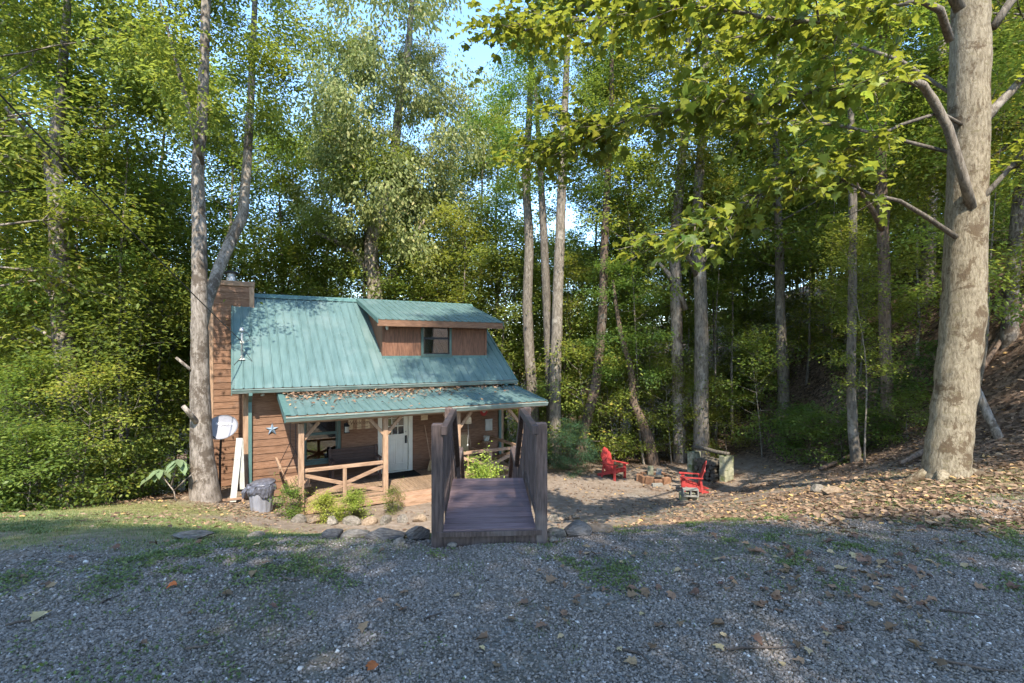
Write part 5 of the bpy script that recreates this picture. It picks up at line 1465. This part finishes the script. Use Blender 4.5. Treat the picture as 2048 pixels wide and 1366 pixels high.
# satellite dish on a pole
q = P(440, 965, 13.6); q.z = H(q.x, q.y)
ds = empty('satellite_dish', q, 0, 'pale grey oval satellite dish with white lettering on a pole by the chimney', 'satellite dish')
c = P(445, 856, 13.0) - q
tube_obj('pole', [(0, 0, -0.3), (0, 0, 1.0), (0.02, 0.02, c.z - 0.35), (c.x, c.y + 0.14, c.z - 0.05)], 0.028, M['black'], ds, 8)
to_s = Vector((0.10, -0.86, 0.50)).normalized()
R = to_s.to_track_quat('Z', 'Y').to_matrix()
m = MB(); nr_, na = 8, 36
for i in range(nr_ + 1):
    r = i / nr_
    for j in range(na):
        a = 2 * math.pi * j / na
        m.v.append((0.40 * r * math.cos(a), 0.335 * r * math.sin(a), 0.075 * r * r))
nv = len(m.v)
m.v += [(x * 1.008, y * 1.008, z_ - 0.012) for x, y, z_ in m.v]
for side, fl_ in ((0, 1), (nv, -1)):
    for i in range(nr_):
        for j in range(na):
            f_ = (side + i * na + j, side + i * na + (j + 1) % na, side + (i + 1) * na + (j + 1) % na, side + (i + 1) * na + j)
            m.f.append(f_ if fl_ > 0 else f_[::-1])
for j in range(na):
    a0, a1 = nr_ * na + j, nr_ * na + (j + 1) % na
    m.f.append((a0, nv + a0, nv + a1, a1))
refl = m.build('reflector', M['dish'], ds, smooth=True, loc=c, rot=(R.to_euler()))
text('lettering', 'HughesNet', 0.095, (0.05, 0.10, 0.045), (math.radians(8), 0, -0.03), M['white_ink'], refl, 0.001)
MB().tube([(-0.05, -0.32, 0.04), (-0.16, -0.26, 0.22), (-0.2, -0.14, 0.42)], 0.013, 6).build('feed_arm', M['black'], refl)
MB().beam((-0.27, -0.13, 0.42), (-0.13, -0.13, 0.42), 0.06, 0.05).build('feed_horn', M['steel'], refl)

# ---------------------------------------------------------------- fire pit corner
def adirondack(px, py, rz, label, d=None):
    q = Gd(px, py) if d is None else P(px, py, d)
    q.z = H(q.x, q.y)
    a = empty('adirondack_chair', q, rz, label, 'chair', 'red wooden lawn chairs')
    a.scale = (0.86,) * 3
    rm = M['red']
    for s in (-1, 1):
        MB().beam((s * 0.27, -0.36, 0.34), (s * 0.27, 0.52, 0.04), 0.03, 0.11).build('side_rail', rm, a)
        MB().box(s * 0.305 - 0.014, s * 0.305 + 0.014, -0.37, -0.26, -0.03, 0.54).build('leg', rm, a, bevel=0.004)
        MB().beam((s * 0.29, 0.30, 0.0), (s * 0.27, 0.22, 0.54), 0.03, 0.07, (0, 1, 0)).build('leg', rm, a)
        MB().prism([(s * 0.25, -0.44), (s * 0.40, -0.44), (s * 0.40, -0.2), (s * 0.36, 0.30), (s * 0.29, 0.30), (s * 0.26, -0.1)], 'z', 0.541, 0.565).build('armrest', rm, a)
    for i in range(5):
        y = -0.36 + i * 0.115
        zc = 0.395 - 0.34 * (y + 0.36) * 0.95
        MB().beam((-0.285, y + 0.05, zc), (0.285, y + 0.05, zc), 0.105, 0.02, (0, 0.3, 1)).build('seat_slat', rm, a)
    MB().box(-0.285, 0.285, -0.398, -0.372, 0.27, 0.385).build('apron', rm, a)
    hts = [0.74, 0.86, 0.91, 0.86, 0.74]
    for i in range(5):
        xb = (i - 2) * 0.088; xt = (i - 2) * 0.118
        n_ = Vector((0, 0.30, 1.0)).normalized()
        p0 = Vector((xb, 0.16, 0.20)); p1 = Vector((xt, 0.16, 0.20)) + n_ * hts[i]
        m = MB(); w0, w1 = 0.042, 0.056
        f_ = n_.cross(Vector((1, 0, 0))).normalized() * 0.011
        tops = [(-w1, -0.03 if i < 2 else 0), (-w1 * 0.5, 0.02 if i >= 2 else 0.0), (w1 * 0.5, 0.02 if i <= 2 else 0.0), (w1, -0.03 if i > 2 else 0)]
        if i in (0, 4): tops = [(-w1, -0.10 if i == 0 else 0.02), (-w1 * 0.3, -0.03 if i == 0 else 0.02), (w1 * 0.3, 0.02 if i == 0 else -0.03), (w1, 0.02 if i == 0 else -0.10)]
        prof = [p0 + Vector((-w0, 0, 0)), p0 + Vector((w0, 0, 0))] + [p1 + Vector((dx, 0, 0)) + n_ * dzz for dx, dzz in reversed(tops)]
        b0 = len(m.v); k_ = len(prof)
        m.v += [tuple(v_ - f_) for v_ in prof] + [tuple(v_ + f_) for v_ in prof]
        m.f.append(tuple(range(k_))); m.f.append(tuple(reversed(range(k_, 2 * k_))))
        for j in range(k_):
            m.f.append((j, k_ + j, k_ + (j + 1) % k_, (j + 1) % k_))
        m.build('back_slat', rm, a)
    for t in (0.18, 0.62):
        pc = Vector((0, 0.16, 0.20)) + n_ * t + Vector((0, 0.028, 0))
        MB().beam((-0.27, pc.y, pc.z), (0.27, pc.y, pc.z), 0.02, 0.07).build('back_brace', rm, a)
    return a
adirondack(1226, 955, math.radians(40), 'red slatted lawn chair in the dappled sun left of the fire pit')
adirondack(1386, 984, math.radians(-106), 'red slatted lawn chair behind the small pile of concrete blocks')

def block_mesh(mat):
    m = MB()
    m.box(-0.2, 0.2, -0.1, -0.068, 0, 0.2); m.box(-0.2, 0.2, 0.068, 0.1, 0, 0.2)
    for x in (-0.2, -0.016, 0.168):
        m.box(x, x + 0.032, -0.0679, 0.0679, 0, 0.2)
    return m.mesh('concrete_block', mat)
blk, blk_g = block_mesh(M['block']), block_mesh(M['block_grey'])
def block(loc, rot, label, me=blk, group=None):
    return tag(inst('concrete_block', me, None, loc, rot), label, 'block', group)
q = Gd(1374, 1000); q.z = H(q.x, q.y)
block(q + Vector((-0.10, 0, -0.03)), (0, 0, math.pi / 2 - 0.25), 'mossy concrete block under the pile, with the smooth end forward')
block(q + Vector((0.14, -0.03, -0.05)), (0, 0, math.pi / 2 - 0.10), 'mossy concrete block under the pile, beside the red chair leg')
block(q + Vector((0.02, -0.02 - 0.1, 0.172 + 0.1)), (math.pi / 2 * 1.0, 0, -0.12), 'pale grey concrete block lying on top of the pile, hollows showing', blk_g)
# two block pillars with firewood between
pc1, pc2 = Gd(1388, 950), Gd(1453, 962)
for nm, c_, hh in (('behind the red chair', pc1, 4), ('beside the leaf bank', pc2, 4)):
    for i in range(hh):
        block(Vector((c_.x, c_.y, H(c_.x, c_.y) - 0.03 + 0.2 * i)), (0, 0, 0.5 + 0.05 * (-1) ** i), 'mossy concrete block in the firewood pillar ' + nm, blk, 'mossy block pillar ' + nm)
lrnd = random.Random(8)
lm_ = MB().lathe([(0.0, -0.3), (1.0, -0.3), (1.02, -0.1), (0.97, 0.1), (1.0, 0.3), (0.0, 0.3)], 9).mesh('firewood_log', M['log'])
a_, b_ = Vector((pc1.x, pc1.y, 0)), Vector((pc2.x, pc2.y, 0))
gz_ = H((a_.x + b_.x) / 2, (a_.y + b_.y) / 2)
dirv = (b_ - a_); Lw = dirv.length; dirv.normalize(); nv_ = Vector((-dirv.y, dirv.x, 0))
for row in range(5):
    x_ = 0.27 + (0.06 if row % 2 else 0.0)
    while x_ < Lw - 0.24:
        r_ = lrnd.uniform(0.052, 0.075)
        p_ = a_ + dirv * (x_ + r_) + nv_ * lrnd.uniform(-0.05, 0.05)
        lg = inst('firewood_log', lm_, None, (p_.x, p_.y, gz_ + 0.07 + row * 0.122), (math.pi / 2, 0, math.atan2(nv_.y, nv_.x) - math.pi / 2 + lrnd.uniform(-0.1, 0.1)), (r_, r_, 1.0))
        tag(lg, 'split firewood log stacked between the two block pillars', 'log', 'stacked firewood logs')
        x_ += 2 * r_ + 0.006
# long log resting on the pillars
lgm = MB().tube([(-0.65, 0, 0), (-0.2, 0.02, 0.015), (0.3, -0.01, 0.0), (0.7, 0.0, 0.02)], [0.06, 0.065, 0.06, 0.05], 9)
lo_ = lgm.build('log', M['log'], None, True, loc=tuple((a_ + b_) / 2 + Vector((0, 0, H(pc2.x, pc2.y) + 0.83))), rot=(0, 0, math.atan2(dirv.y, dirv.x)))
tag(lo_, 'long mossy log laid across the tops of the block pillars', 'log')

# fire pit ring
fpc = Gd(1307, 962)
ring = empty('fire_pit', fpc, 0, 'low fire pit ring of rusty brown bricks with grey slabs', 'fire pit')
for i in range(11):
    a = i / 11 * 6.283 + 0.2
    x_, y_ = 0.48 * math.cos(a), 0.42 * math.sin(a)
    zz = H(fpc.x + x_, fpc.y + y_) - fpc.z
    bm_ = MB().box(-0.12, 0.12, -0.06, 0.06, -0.03, 0.16 + lrnd.uniform(-0.02, 0.08))
    bm_.build('brick', M['brick'], ring, bevel=0.008, loc=(x_, y_, zz), rot=(lrnd.uniform(-0.1, 0.1), lrnd.uniform(-0.1, 0.1), a + math.pi / 2 + lrnd.uniform(-0.2, 0.2)))
MB().box(-0.09, 0.09, -0.03, 0.03, 0.0, 0.36).build('upright_slab', M['block'], ring, loc=(-0.02, 0.30, 0.05), rot=(0.1, 0, 0.1))
MB().box(-0.08, 0.08, -0.03, 0.03, 0.0, 0.22).build('upright_slab', M['block_grey'], ring, loc=(0.17, 0.05, 0.16), rot=(-0.2, 0.15, -0.2))
MB().box(-0.16, 0.16, -0.05, 0.05, 0.0, 0.10).build('flat_slab', M['block_grey'], ring, loc=(-0.06, -0.60, -0.02), rot=(0, 0, 0.15))
for i in range(4):
    MB().tube([(-0.28, 0.1 * i - 0.15, 0.10 + 0.03 * (i % 2)), (0.3, 0.16 - 0.1 * i, 0.16)], [0.045, 0.04], 8).build('charred_log', M['log'], ring)

# ---------------------------------------------------------------- stones
def rock_mesh(seed, mat, flat=1.0):
    import bmesh
    bm = bmesh.new(); bmesh.ops.create_icosphere(bm, subdivisions=3, radius=1.0)
    rs = random.Random(seed)
    planes = [(Vector((rs.gauss(0, 1), rs.gauss(0, 1), rs.gauss(0, 0.7))).normalized(), rs.uniform(0.55, 0.9)) for _ in range(13)]
    for v_ in bm.verts:
        p = v_.co.copy()
        for n_, d_ in planes:
            e = p.dot(n_) - d_
            if e > 0: p -= n_ * e * 0.92
        p += Vector((rs.gauss(0, 0.012), rs.gauss(0, 0.012), rs.gauss(0, 0.012)))
        v_.co = p
    me = bpy.data.meshes.new('rock'); bm.to_mesh(me); bm.free(); me.materials.append(mat)
    return me
RK = [rock_mesh(s, M['rock']) for s in range(3)]
RD = [rock_mesh(s + 10, M['rock_dark']) for s in range(3)]
RT = [rock_mesh(s + 20, M['rock_tan']) for s in range(2)]
def rock(px, py, wpx, hpx, me, label, d=None, rz=0.0, deep=0.8, group=None, tilt=0.0):
    q = Gd(px, py) if d is None else P(px, py, d)
    w = wpx / F * q.y / 2 * 1.05; h = hpx / F * q.y / 2 * 1.1
    q.z = H(q.x, q.y) + h * 0.45
    return tag(inst('rock', me, None, q, (0, tilt, rz), (w, w * deep, h)), label, 'rock', group)
rock(668, 1075, 50, 24, RD[0], 'dark grey boulder on the gravel edge, rounded, left of the mossy one', 5.0)
rock(714, 1077, 62, 22, RK[1], 'long mossy boulder on the gravel edge between two dark stones', 5.0, 0.2)
rock(775, 1088, 95, 30, RD[1], 'broad flat dark slate slab propped beside the footbridge', 4.85, 0.1, 0.6, None, 0.12)
rock(835, 1085, 60, 34, RD[2], 'broken dark slate leaning against the footbridge post', 4.85, 0.5, 0.7, None, -0.25)
rock(800, 1098, 34, 14, RK[0], 'small broken stone lying before the flat slate slab', 4.62, 0.9)
rock(905, 1104, 24, 12, RK[2], 'small brown stone at the foot of the left bridge post', 4.45, 0.3)
rock(388, 1074, 88, 14, RK[2], 'low flat stone sunk in the green weeds', None, 0.1, 0.5)
rock(512, 1071, 38, 9, RK[0], 'thin flat stone in the grass below the trash can', None)
rock(1152, 1062, 74, 34, RD[0], 'angular grey boulder right of the footbridge', 5.0, 1.1)
rock(1206, 1052, 58, 26, RT[0], 'tan orange boulder in the sun right of the grey one', 5.3, 0.4)
rock(1112, 1078, 44, 26, RK[1], 'grey stone tucked behind the right bridge post', 4.85, 0.3)
rock(1105, 1094, 26, 14, RK[2], 'small stone at the foot of the right bridge post', 4.6, 1.3)
rock(1636, 984, 34, 20, RK[0], 'round mossy stone touching the flat pale one on the bank', None)
rock(1662, 988, 46, 20, RT[1], 'flat pale stone on the bank before the mottled tree', None, 0.3, 0.7)
rock(373, 1000, 24, 14, RT[0], 'small pale stone left of the pale trunk foot', None)
for i, (px, py, w_) in enumerate([(598, 1050, 34), (630, 1052, 34), (664, 1050, 38), (702, 1049, 44), (738, 1050, 34), (772, 1048, 34), (806, 1045, 30), (838, 1042, 30)]):
    rock(px, py, w_, 20, (RT if i % 3 == 1 else RK)[i % 2], 'pinkish field stone edging the flower bed before the porch', 11.5, i * 0.9, 0.7, 'flower bed edging stones')
for i, (px, py, w_) in enumerate([(1104, 985, 22), (1122, 992, 26), (1112, 1004, 30), (1140, 1000, 20), (1128, 976, 18), (1152, 1008, 18)]):
    rock(px, py, w_, 15, (RT if i % 2 else RK)[i % 2], 'rounded stone in the loose pile behind the footbridge', 11.2, i * 1.3, 0.8, 'loose stone pile')

# ---------------------------------------------------------------- porch shrubs and other plants
PT['lime'] = gen_tree(31, 0.55, 0.012, 0.02, 0.42, 20, M['bark_grey'], M['leaf_lime'], 0.045, 30, 4, 2, (0.085, 0.07), elev=(0.3, 1.3), trunk_curl=0.05, shape='oval', limb_r=0.5)
PT['hem'] = gen_tree(32, 1.9, 0.03, 0.1, 1.15, 34, M['bark_dark'], M['leaf_needle'], 0.075, 46, 5, 3, (0.17, 0.05), elev=(-0.1, 0.5), shape='needle')
PT['vine'] = gen_tree(33, 1.0, 0.015, 0.02, 0.42, 18, M['bark_grey'], M['leaf_mid'], 0.07, 18, 3, 2, (0.12, 0.10), elev=(0.2, 1.2), trunk_curl=0.1, shape='oval')
def at_px(px, d): return ((px - 1024) / F * d, d)
def shrub(proto, px, d, s, label, rz=0.0, zs=None):
    x, y = at_px(px, d)
    return plant(proto, x, y, label, 'shrub', 'garden shrubs', s, rz, 'shrub', zs=zs)
shrub('lime', 657, 11.75, 0.72, 'small lime green shrub before the porch cross railing, nearer the corner post', 0.3)
shrub('lime', 706, 11.95, 0.76, 'small lime green shrub under the middle of the porch cross railing', 2.1)
shrub('vine', 786, 12.3, 0.46, 'loose olive green shrub below the second porch post', 4.0)
shrub('vine', 582, 11.9, 0.60, 'tall leafy green shrub at the corner post beside the trash can', 1.0)
shrub('lime', 964, 11.6, 1.1, 'round bright yellow green shrub seen between the bridge railings', 5.0, 1.5)
shrub('hem', 1140, 17.0, 0.72, 'dark feathery hemlock shrub behind the right bridge railing', 0.0)

# large-leaved sapling by the wood edge
x, y = at_px(352, 12.0)
bl = empty('bigleaf_sapling', (x, y, H(x, y)), 0, 'forked bare sapling with very large silvery leaves left of the pale trunk', 'sapling')
for pts in ([(0, 0, -0.05), (-0.05, 0, 0.25), (-0.25, 0, 0.5), (-0.42, 0.02, 0.75)], [(-0.05, 0, 0.25), (0.18, 0, 0.48), (0.42, 0.0, 0.68)], [(-0.12, 0, 0.36), (-0.05, 0.05, 0.7), (0.02, 0.05, 1.0)], [(-0.25, 0, 0.5), (-0.5, 0.1, 0.62)]):
    MB().tube([Vector(p_) for p_ in pts], [0.018 - 0.003 * j for j in range(len(pts))], 6).build('stem', M['bark_pale'], bl, smooth=True)
S_, f_ = SHAPES['oval']
bigm = np_mesh('leaf', S_ * np.array((1, 0.9, 1)), np.concatenate([np.array(f) for f in f_]), [len(f) for f in f_], M['leaf_large'], np.full(len(S_), 0.6))
rl = random.Random(3)
for cx, cz, n_ in ((0.02, 1.0, 9), (-0.42, 0.76, 7), (-0.52, 0.62, 6), (0.1, 0.92, 6)):
    for j in range(n_):
        a = j / n_ * 6.28 + rl.uniform(-0.3, 0.3)
        inst('leaf', bigm, bl, (cx, 0.03, cz), (0, rl.uniform(0.25, 0.8), a), rl.uniform(0.26, 0.42))

# fallen birch stem on the slope
fb = MB().tube([P(1948, 765, 10.4), P(1978, 835, 10.2), P(2005, 890, 10.0), P(2040, 925, 9.8), P(2075, 950, 9.7)], [0.07, 0.08, 0.085, 0.09, 0.09], 10).build('fallen_log', M['bark_pale'], None, True)
tag(fb, 'pale fallen stem slanting across the slope behind the mottled tree', 'log')
for i, (pp, d_) in enumerate([([(1800, 945), (1850, 915), (1900, 890)], 10.5), ([(1880, 870), (1960, 800), (2050, 760)], 12.0), ([(1960, 700), (2020, 690), (2090, 660)], 12.5), ([(1640, 890), (1700, 880), (1760, 850)], 13.0)]):
    q = [P(a, b, d_ + 0.4 * j) for j, (a, b) in enumerate(pp)]
    for v_ in q: v_.z = H(v_.x, v_.y) + 0.10
    t_ = MB().tube(q, [0.05, 0.06, 0.045], 8).build('fallen_branch', M['bark_dark'], None, True)
    tag(t_, 'bare fallen branch lying on the leafy slope at right', 'branch', 'fallen branches on the slope')

# ---------------------------------------------------------------- gravel, grass, leaf litter
def hzn(x, y):
    near_ = np.exp(-(x / 14) ** 2 - ((y - 8) / 14) ** 2)
    return hz(x, y) + (fbm(x, y, 0.55, 41) - 0.5) * 0.05 * near_ + (fbm(x, y, 3.1, 44) - 0.5) * 0.30 * (1 - near_)
rng = np.random.RandomState(9)
def field(n, y0, y1, wfun, pw=1.0, xm=1.10):
    xs, ys = [], []
    got = 0
    while got < n:
        y = y0 + (y1 - y0) * rng.rand(n) ** pw
        x = (rng.rand(n) * 2 - 1) * (xm * y + 0.3)
        k_ = rng.rand(n) < wfun(x, y)
        xs.append(x[k_]); ys.append(y[k_]); got += int(k_.sum())
    return np.concatenate(xs)[:n], np.concatenate(ys)[:n]
OCT = np.array([(1, 0, 0), (-1, 0, 0), (0, 1, 0), (0, -1, 0), (0, 0, 1), (0, 0, -1)], float)
OF = np.array([(0, 2, 4), (2, 1, 4), (1, 3, 4), (3, 0, 4), (2, 0, 5), (1, 2, 5), (3, 1, 5), (0, 3, 5)])
NG = 170000
gxp, gyp = field(NG, 2.1, 7.6, lambda x, y: np.clip(weights(x, y)[0] * (1 - 0.75 * weights(x, y)[1]), 0, 1) * np.where(y > 5, 0.8, 1) * (0.3 + 0.7 * sstep(0.36, 0.56, fbm(x, y, 0.9, 91))), 1.0)
big_ = rng.rand(NG) > 0.985
gs = rng.uniform(0.005, 0.0145, NG) * np.where(big_, 1.6, 1.0)
sc = gs[:, None] * np.stack([rng.uniform(0.8, 1.35, NG), rng.uniform(0.7, 1.1, NG), rng.uniform(0.45, 0.8, NG)], 1)
V = OCT[None] * sc[:, None, :] + rng.normal(0, 0.22, (NG, 6, 3)) * gs[:, None, None]
a = rng.uniform(0, 6.283, NG); ca_, sa_ = np.cos(a)[:, None], np.sin(a)[:, None]
til = rng.normal(0, 0.4, NG); ct_, st_ = np.cos(til)[:, None], np.sin(til)[:, None]
y2 = V[:, :, 1] * ct_ - V[:, :, 2] * st_; z2 = V[:, :, 1] * st_ + V[:, :, 2] * ct_
V = np.stack([V[:, :, 0] * ca_ - y2 * sa_, V[:, :, 0] * sa_ + y2 * ca_, z2], -1)
V += np.stack([gxp, gyp, hzn(gxp, gyp) + gs * 0.25], -1)[:, None, :]
fl_ = (OF[None] + (np.arange(NG) * 6)[:, None, None]).ravel()
gt = np.clip(rng.normal(0.45, 0.2, NG), 0, 1)
gm = np_mesh('gravel', V.reshape(-1, 3), fl_, np.full(NG * 8, 3), M['gravel'], np.repeat(gt, 6))
tag(inst('gravel', gm), 'loose grey crushed gravel covering the drive', 'gravel', None, 'stuff')

def grass_w(x, y):
    w = weights(x, y)
    tuft = sstep(0.55, 0.72, fbm(x, y, 0.28, 61)) * (0.3 + 0.7 * sstep(3.2, 4.6, y)) * 0.8
    return np.clip(w[1] * 0.8 + tuft * (x < 8), 0, 1) * sstep(2.4, 3.2, y)
NB = 80000
bx_, by_ = field(NB, 2.4, 12.5, grass_w, 1.2)
az = rng.uniform(0, 6.283, NB)
ax_ = np.stack([np.cos(az) * 0.7, np.sin(az) * 0.7, rng.uniform(0.5, 1.3, NB)], 1)
nr2 = np.stack([-np.cos(az), -np.sin(az), np.full(NB, 0.6)], 1)
bs = rng.uniform(0.018, 0.05, NB)
gme2 = leaves_mesh('grass', np.stack([bx_, by_, hzn(bx_, by_) - 0.003], 1), ax_, nr2, bs, np.clip(rng.normal(0.45, 0.25, NB) + 0.25 * sstep(7, 10, by_), 0, 1), M['grass'], 'blade', 0.004 / bs * rng.uniform(0.8, 1.5, NB))
tag(inst('grass', gme2), 'short patchy grass and moss at the edge of the gravel', 'grass', None, 'stuff')

def weed_w(x, y):
    m = sstep(0.50, 0.66, fbm(x, y, 0.75, 64)) * sstep(0.40, 0.6, fbm(x, y, 0.2, 67))
    return m * (0.15 + 0.85 * sstep(3.1, 4.3, y)) * (1 - sstep(6.0, 7.5, y))
NW = 26000
bx_, by_ = field(NW, 2.5, 7.4, weed_w, 1.0)
az = rng.uniform(0, 6.283, NW)
wme = leaves_mesh('weeds', np.stack([bx_, by_, hzn(bx_, by_) + rng.uniform(0.0, 0.02, NW)], 1), np.stack([np.cos(az), np.sin(az), rng.uniform(0.1, 0.9, NW)], 1), np.stack([rng.normal(0, 0.4, NW), rng.normal(0, 0.4, NW), np.ones(NW)], 1),
                  rng.uniform(0.012, 0.032, NW), np.clip(rng.normal(0.35, 0.2, NW), 0, 1), M['grass'], 'rhomb')
tag(inst('weeds', wme), 'low green weeds sprouting in patches through the gravel', 'weeds', None, 'stuff')

def lit_w(x, y):
    w = weights(x, y)
    right = sstep(2.5, 4.5, x) * sstep(4.6, 5.8, y) * (1 - sstep(9, 11, y)) * (0.25 + 0.75 * sstep(0.42, 0.6, fbm(x, y, 0.9, 71)))
    mulch = np.exp(-((x + 6.6) / 1.1) ** 2 - ((y - 12.0) / 0.8) ** 2) * 1.2
    yard = sstep(5.5, 8, y) * (x > -7.5) * (0.10 + 0.35 * sstep(0.5, 3, x) * sstep(0.35, 0.6, fbm(x, y, 1.3, 73)))
    return np.clip(w[2] * 0.65 + right + mulch + yard, 0, 1) * sstep(4.2, 5.0, y)
NL = 34000
lx_, ly_ = field(NL, 4.4, 24, lit_w, 1.6)
az = rng.uniform(0, 6.283, NL)
ax_ = np.stack([np.cos(az), np.sin(az), rng.normal(0, 0.25, NL)], 1)
nr2 = np.stack([rng.normal(0, 0.4, NL), rng.normal(0, 0.4, NL), np.ones(NL)], 1)
lme = leaves_mesh('leaf_litter', np.stack([lx_, ly_, hzn(lx_, ly_) + 0.012], 1), ax_, nr2, rng.uniform(0.05, 0.11, NL), np.clip(rng.normal(0.5, 0.25, NL), 0, 1), M['litter'], 'oval')
tag(inst('leaf_litter', lme), 'dry brown fallen leaves strewn over the yard and the slope', 'leaf litter', None, 'stuff')

# dry leaves on the porch roof, thick along the wall
NR = 4800
ru = rng.uniform(PU0 + 0.15, PU1 - 0.3, NR); rbk = -rng.exponential(0.36, NR) - 0.06
kk = (rbk > -2.3) & (rng.rand(NR) < np.where(ru < 4.6, 1.0, np.where(ru < 6.0, 0.45, 0.15)))
ru, rbk = ru[kk], rbk[kk]
rzz = PEZ + (PWZ - PEZ) * (rbk - PB) / (-0.035 - PB) + 0.045 + rng.uniform(0, 0.03, len(ru))
wp = np.stack([CO.x + CA * ru - SA * rbk, CO.y + SA * ru + CA * rbk, rzz], 1)
n_ = len(ru); az = rng.uniform(0, 6.283, n_)
rme = leaves_mesh('roof_litter', wp, np.stack([np.cos(az), np.sin(az), rng.normal(0, 0.3, n_)], 1), np.stack([rng.normal(0, 0.5, n_), rng.normal(0, 0.5, n_), np.ones(n_)], 1), rng.uniform(0.06, 0.12, n_), np.clip(rng.normal(0.62, 0.2, n_), 0, 1), M['litter'], 'oval')
tag(inst('roof_litter', rme), 'dry tan leaves drifted on the porch roof below the eave', 'leaf litter', None, 'stuff')

# single fallen leaves on the gravel
def curled(seed, mat):
    rs = np.random.RandomState(seed)
    S, faces = SHAPES['lobed']
    V = S.copy(); V[:, 0] -= 0.45
    cu_ = rs.uniform(-0.2, 0.9); V[:, 2] += cu_ * V[:, 1] ** 2 + rs.uniform(-0.3, 0.4) * V[:, 0] ** 2 + rs.normal(0, 0.05, len(V))
    V[:, 1] *= rs.uniform(0.6, 1.0); V[:, 2] -= V[:, 2].min()
    return np_mesh('fallen_leaf', V, np.concatenate([np.array(f) for f in faces]), [len(f) for f in faces], mat, np.full(len(V), rs.uniform(0.2, 0.9)))
LB = [curled(s, M['dead_brown']) for s in range(7)]
LT = [curled(s + 20, M['dead_tan']) for s in range(3)]
LO = [curled(s + 40, M['dead_orange']) for s in range(2)]
fl_r = random.Random(21)
def fleaf(px, py, size, me, label, group=None):
    q = Gd(px, py); q.z = float(hzn(np.array([q.x]), np.array([q.y]))[0]) + 0.012
    return tag(inst('fallen_leaf', me, None, q, (fl_r.uniform(-0.25, 0.25), fl_r.uniform(-0.25, 0.25), fl_r.uniform(0, 6.28)), size * 0.78), label, 'leaf', group)
fleaf(344, 1180, 0.085, LO[0], 'bright orange fallen leaf alone on the left of the gravel')
fleaf(76, 1246, 0.16, LT[0], 'large tan fallen leaf on the shaded gravel near the left trees')
fleaf(912, 1196, 0.075, LT[1], 'pale tan curled leaf on the gravel straight below the footbridge')
fleaf(742, 1340, 0.10, LO[1], 'orange brown fallen leaf on the foremost gravel')
fleaf(1440, 1298, 0.09, LT[2], 'pale yellow fallen leaf with a dark one beside it')
fleaf(1686, 1146, 0.13, LT[0], 'large flat tan leaf among brown ones on the right gravel')
for i in range(215):
    px = fl_r.uniform(20, 2030) if i % 3 == 0 else fl_r.triangular(700, 2040, 1750)
    py = fl_r.uniform(1085, 1350) if i % 2 else fl_r.uniform(1075, 1220)
    if 850 < px < 1110 and py < 1110: continue
    if px < 900 and fl_r.random() < 0.35: continue
    if i % 7 == 3:
        fleaf(px, py, fl_r.uniform(0.05, 0.09), fl_r.choice(LT), 'pale tan dry leaf lying on the grey gravel', 'tan fallen leaves')
    else:
        fleaf(px, py, fl_r.uniform(0.055, 0.12), fl_r.choice(LB), 'curled brown dry leaf lying on the grey gravel', 'brown fallen leaves')
for i, (a0, b0, a1, b1) in enumerate([(1455, 1302, 1600, 1297), (1880, 1332, 2040, 1362), (370, 1302, 430, 1290), (1880, 1228, 1980, 1240), (200, 1215, 240, 1198), (1240, 1300, 1300, 1330), (10, 1262, 60, 1252), (560, 1155, 600, 1165), (1550, 1190, 1590, 1200), (850, 1250, 885, 1232)]):
    p0, p1 = Gd(a0, b0), Gd(a1, b1)
    mid = (p0 + p1) / 2 + Vector((fl_r.gauss(0, 0.02), fl_r.gauss(0, 0.02), 0))
    pts = [p0, (p0 + mid) / 2 + Vector((0, 0.01, 0)), mid, p1]
    for v_ in pts: v_.z = float(hzn(np.array([v_.x]), np.array([v_.y]))[0]) + 0.018
    t_ = MB().tube(pts, [0.006, 0.008, 0.006, 0.003], 6).build('twig', M['twig'], None, True)
    tag(t_, 'thin dark dry twig lying on the grey gravel', 'twig', 'dry twigs on the gravel')
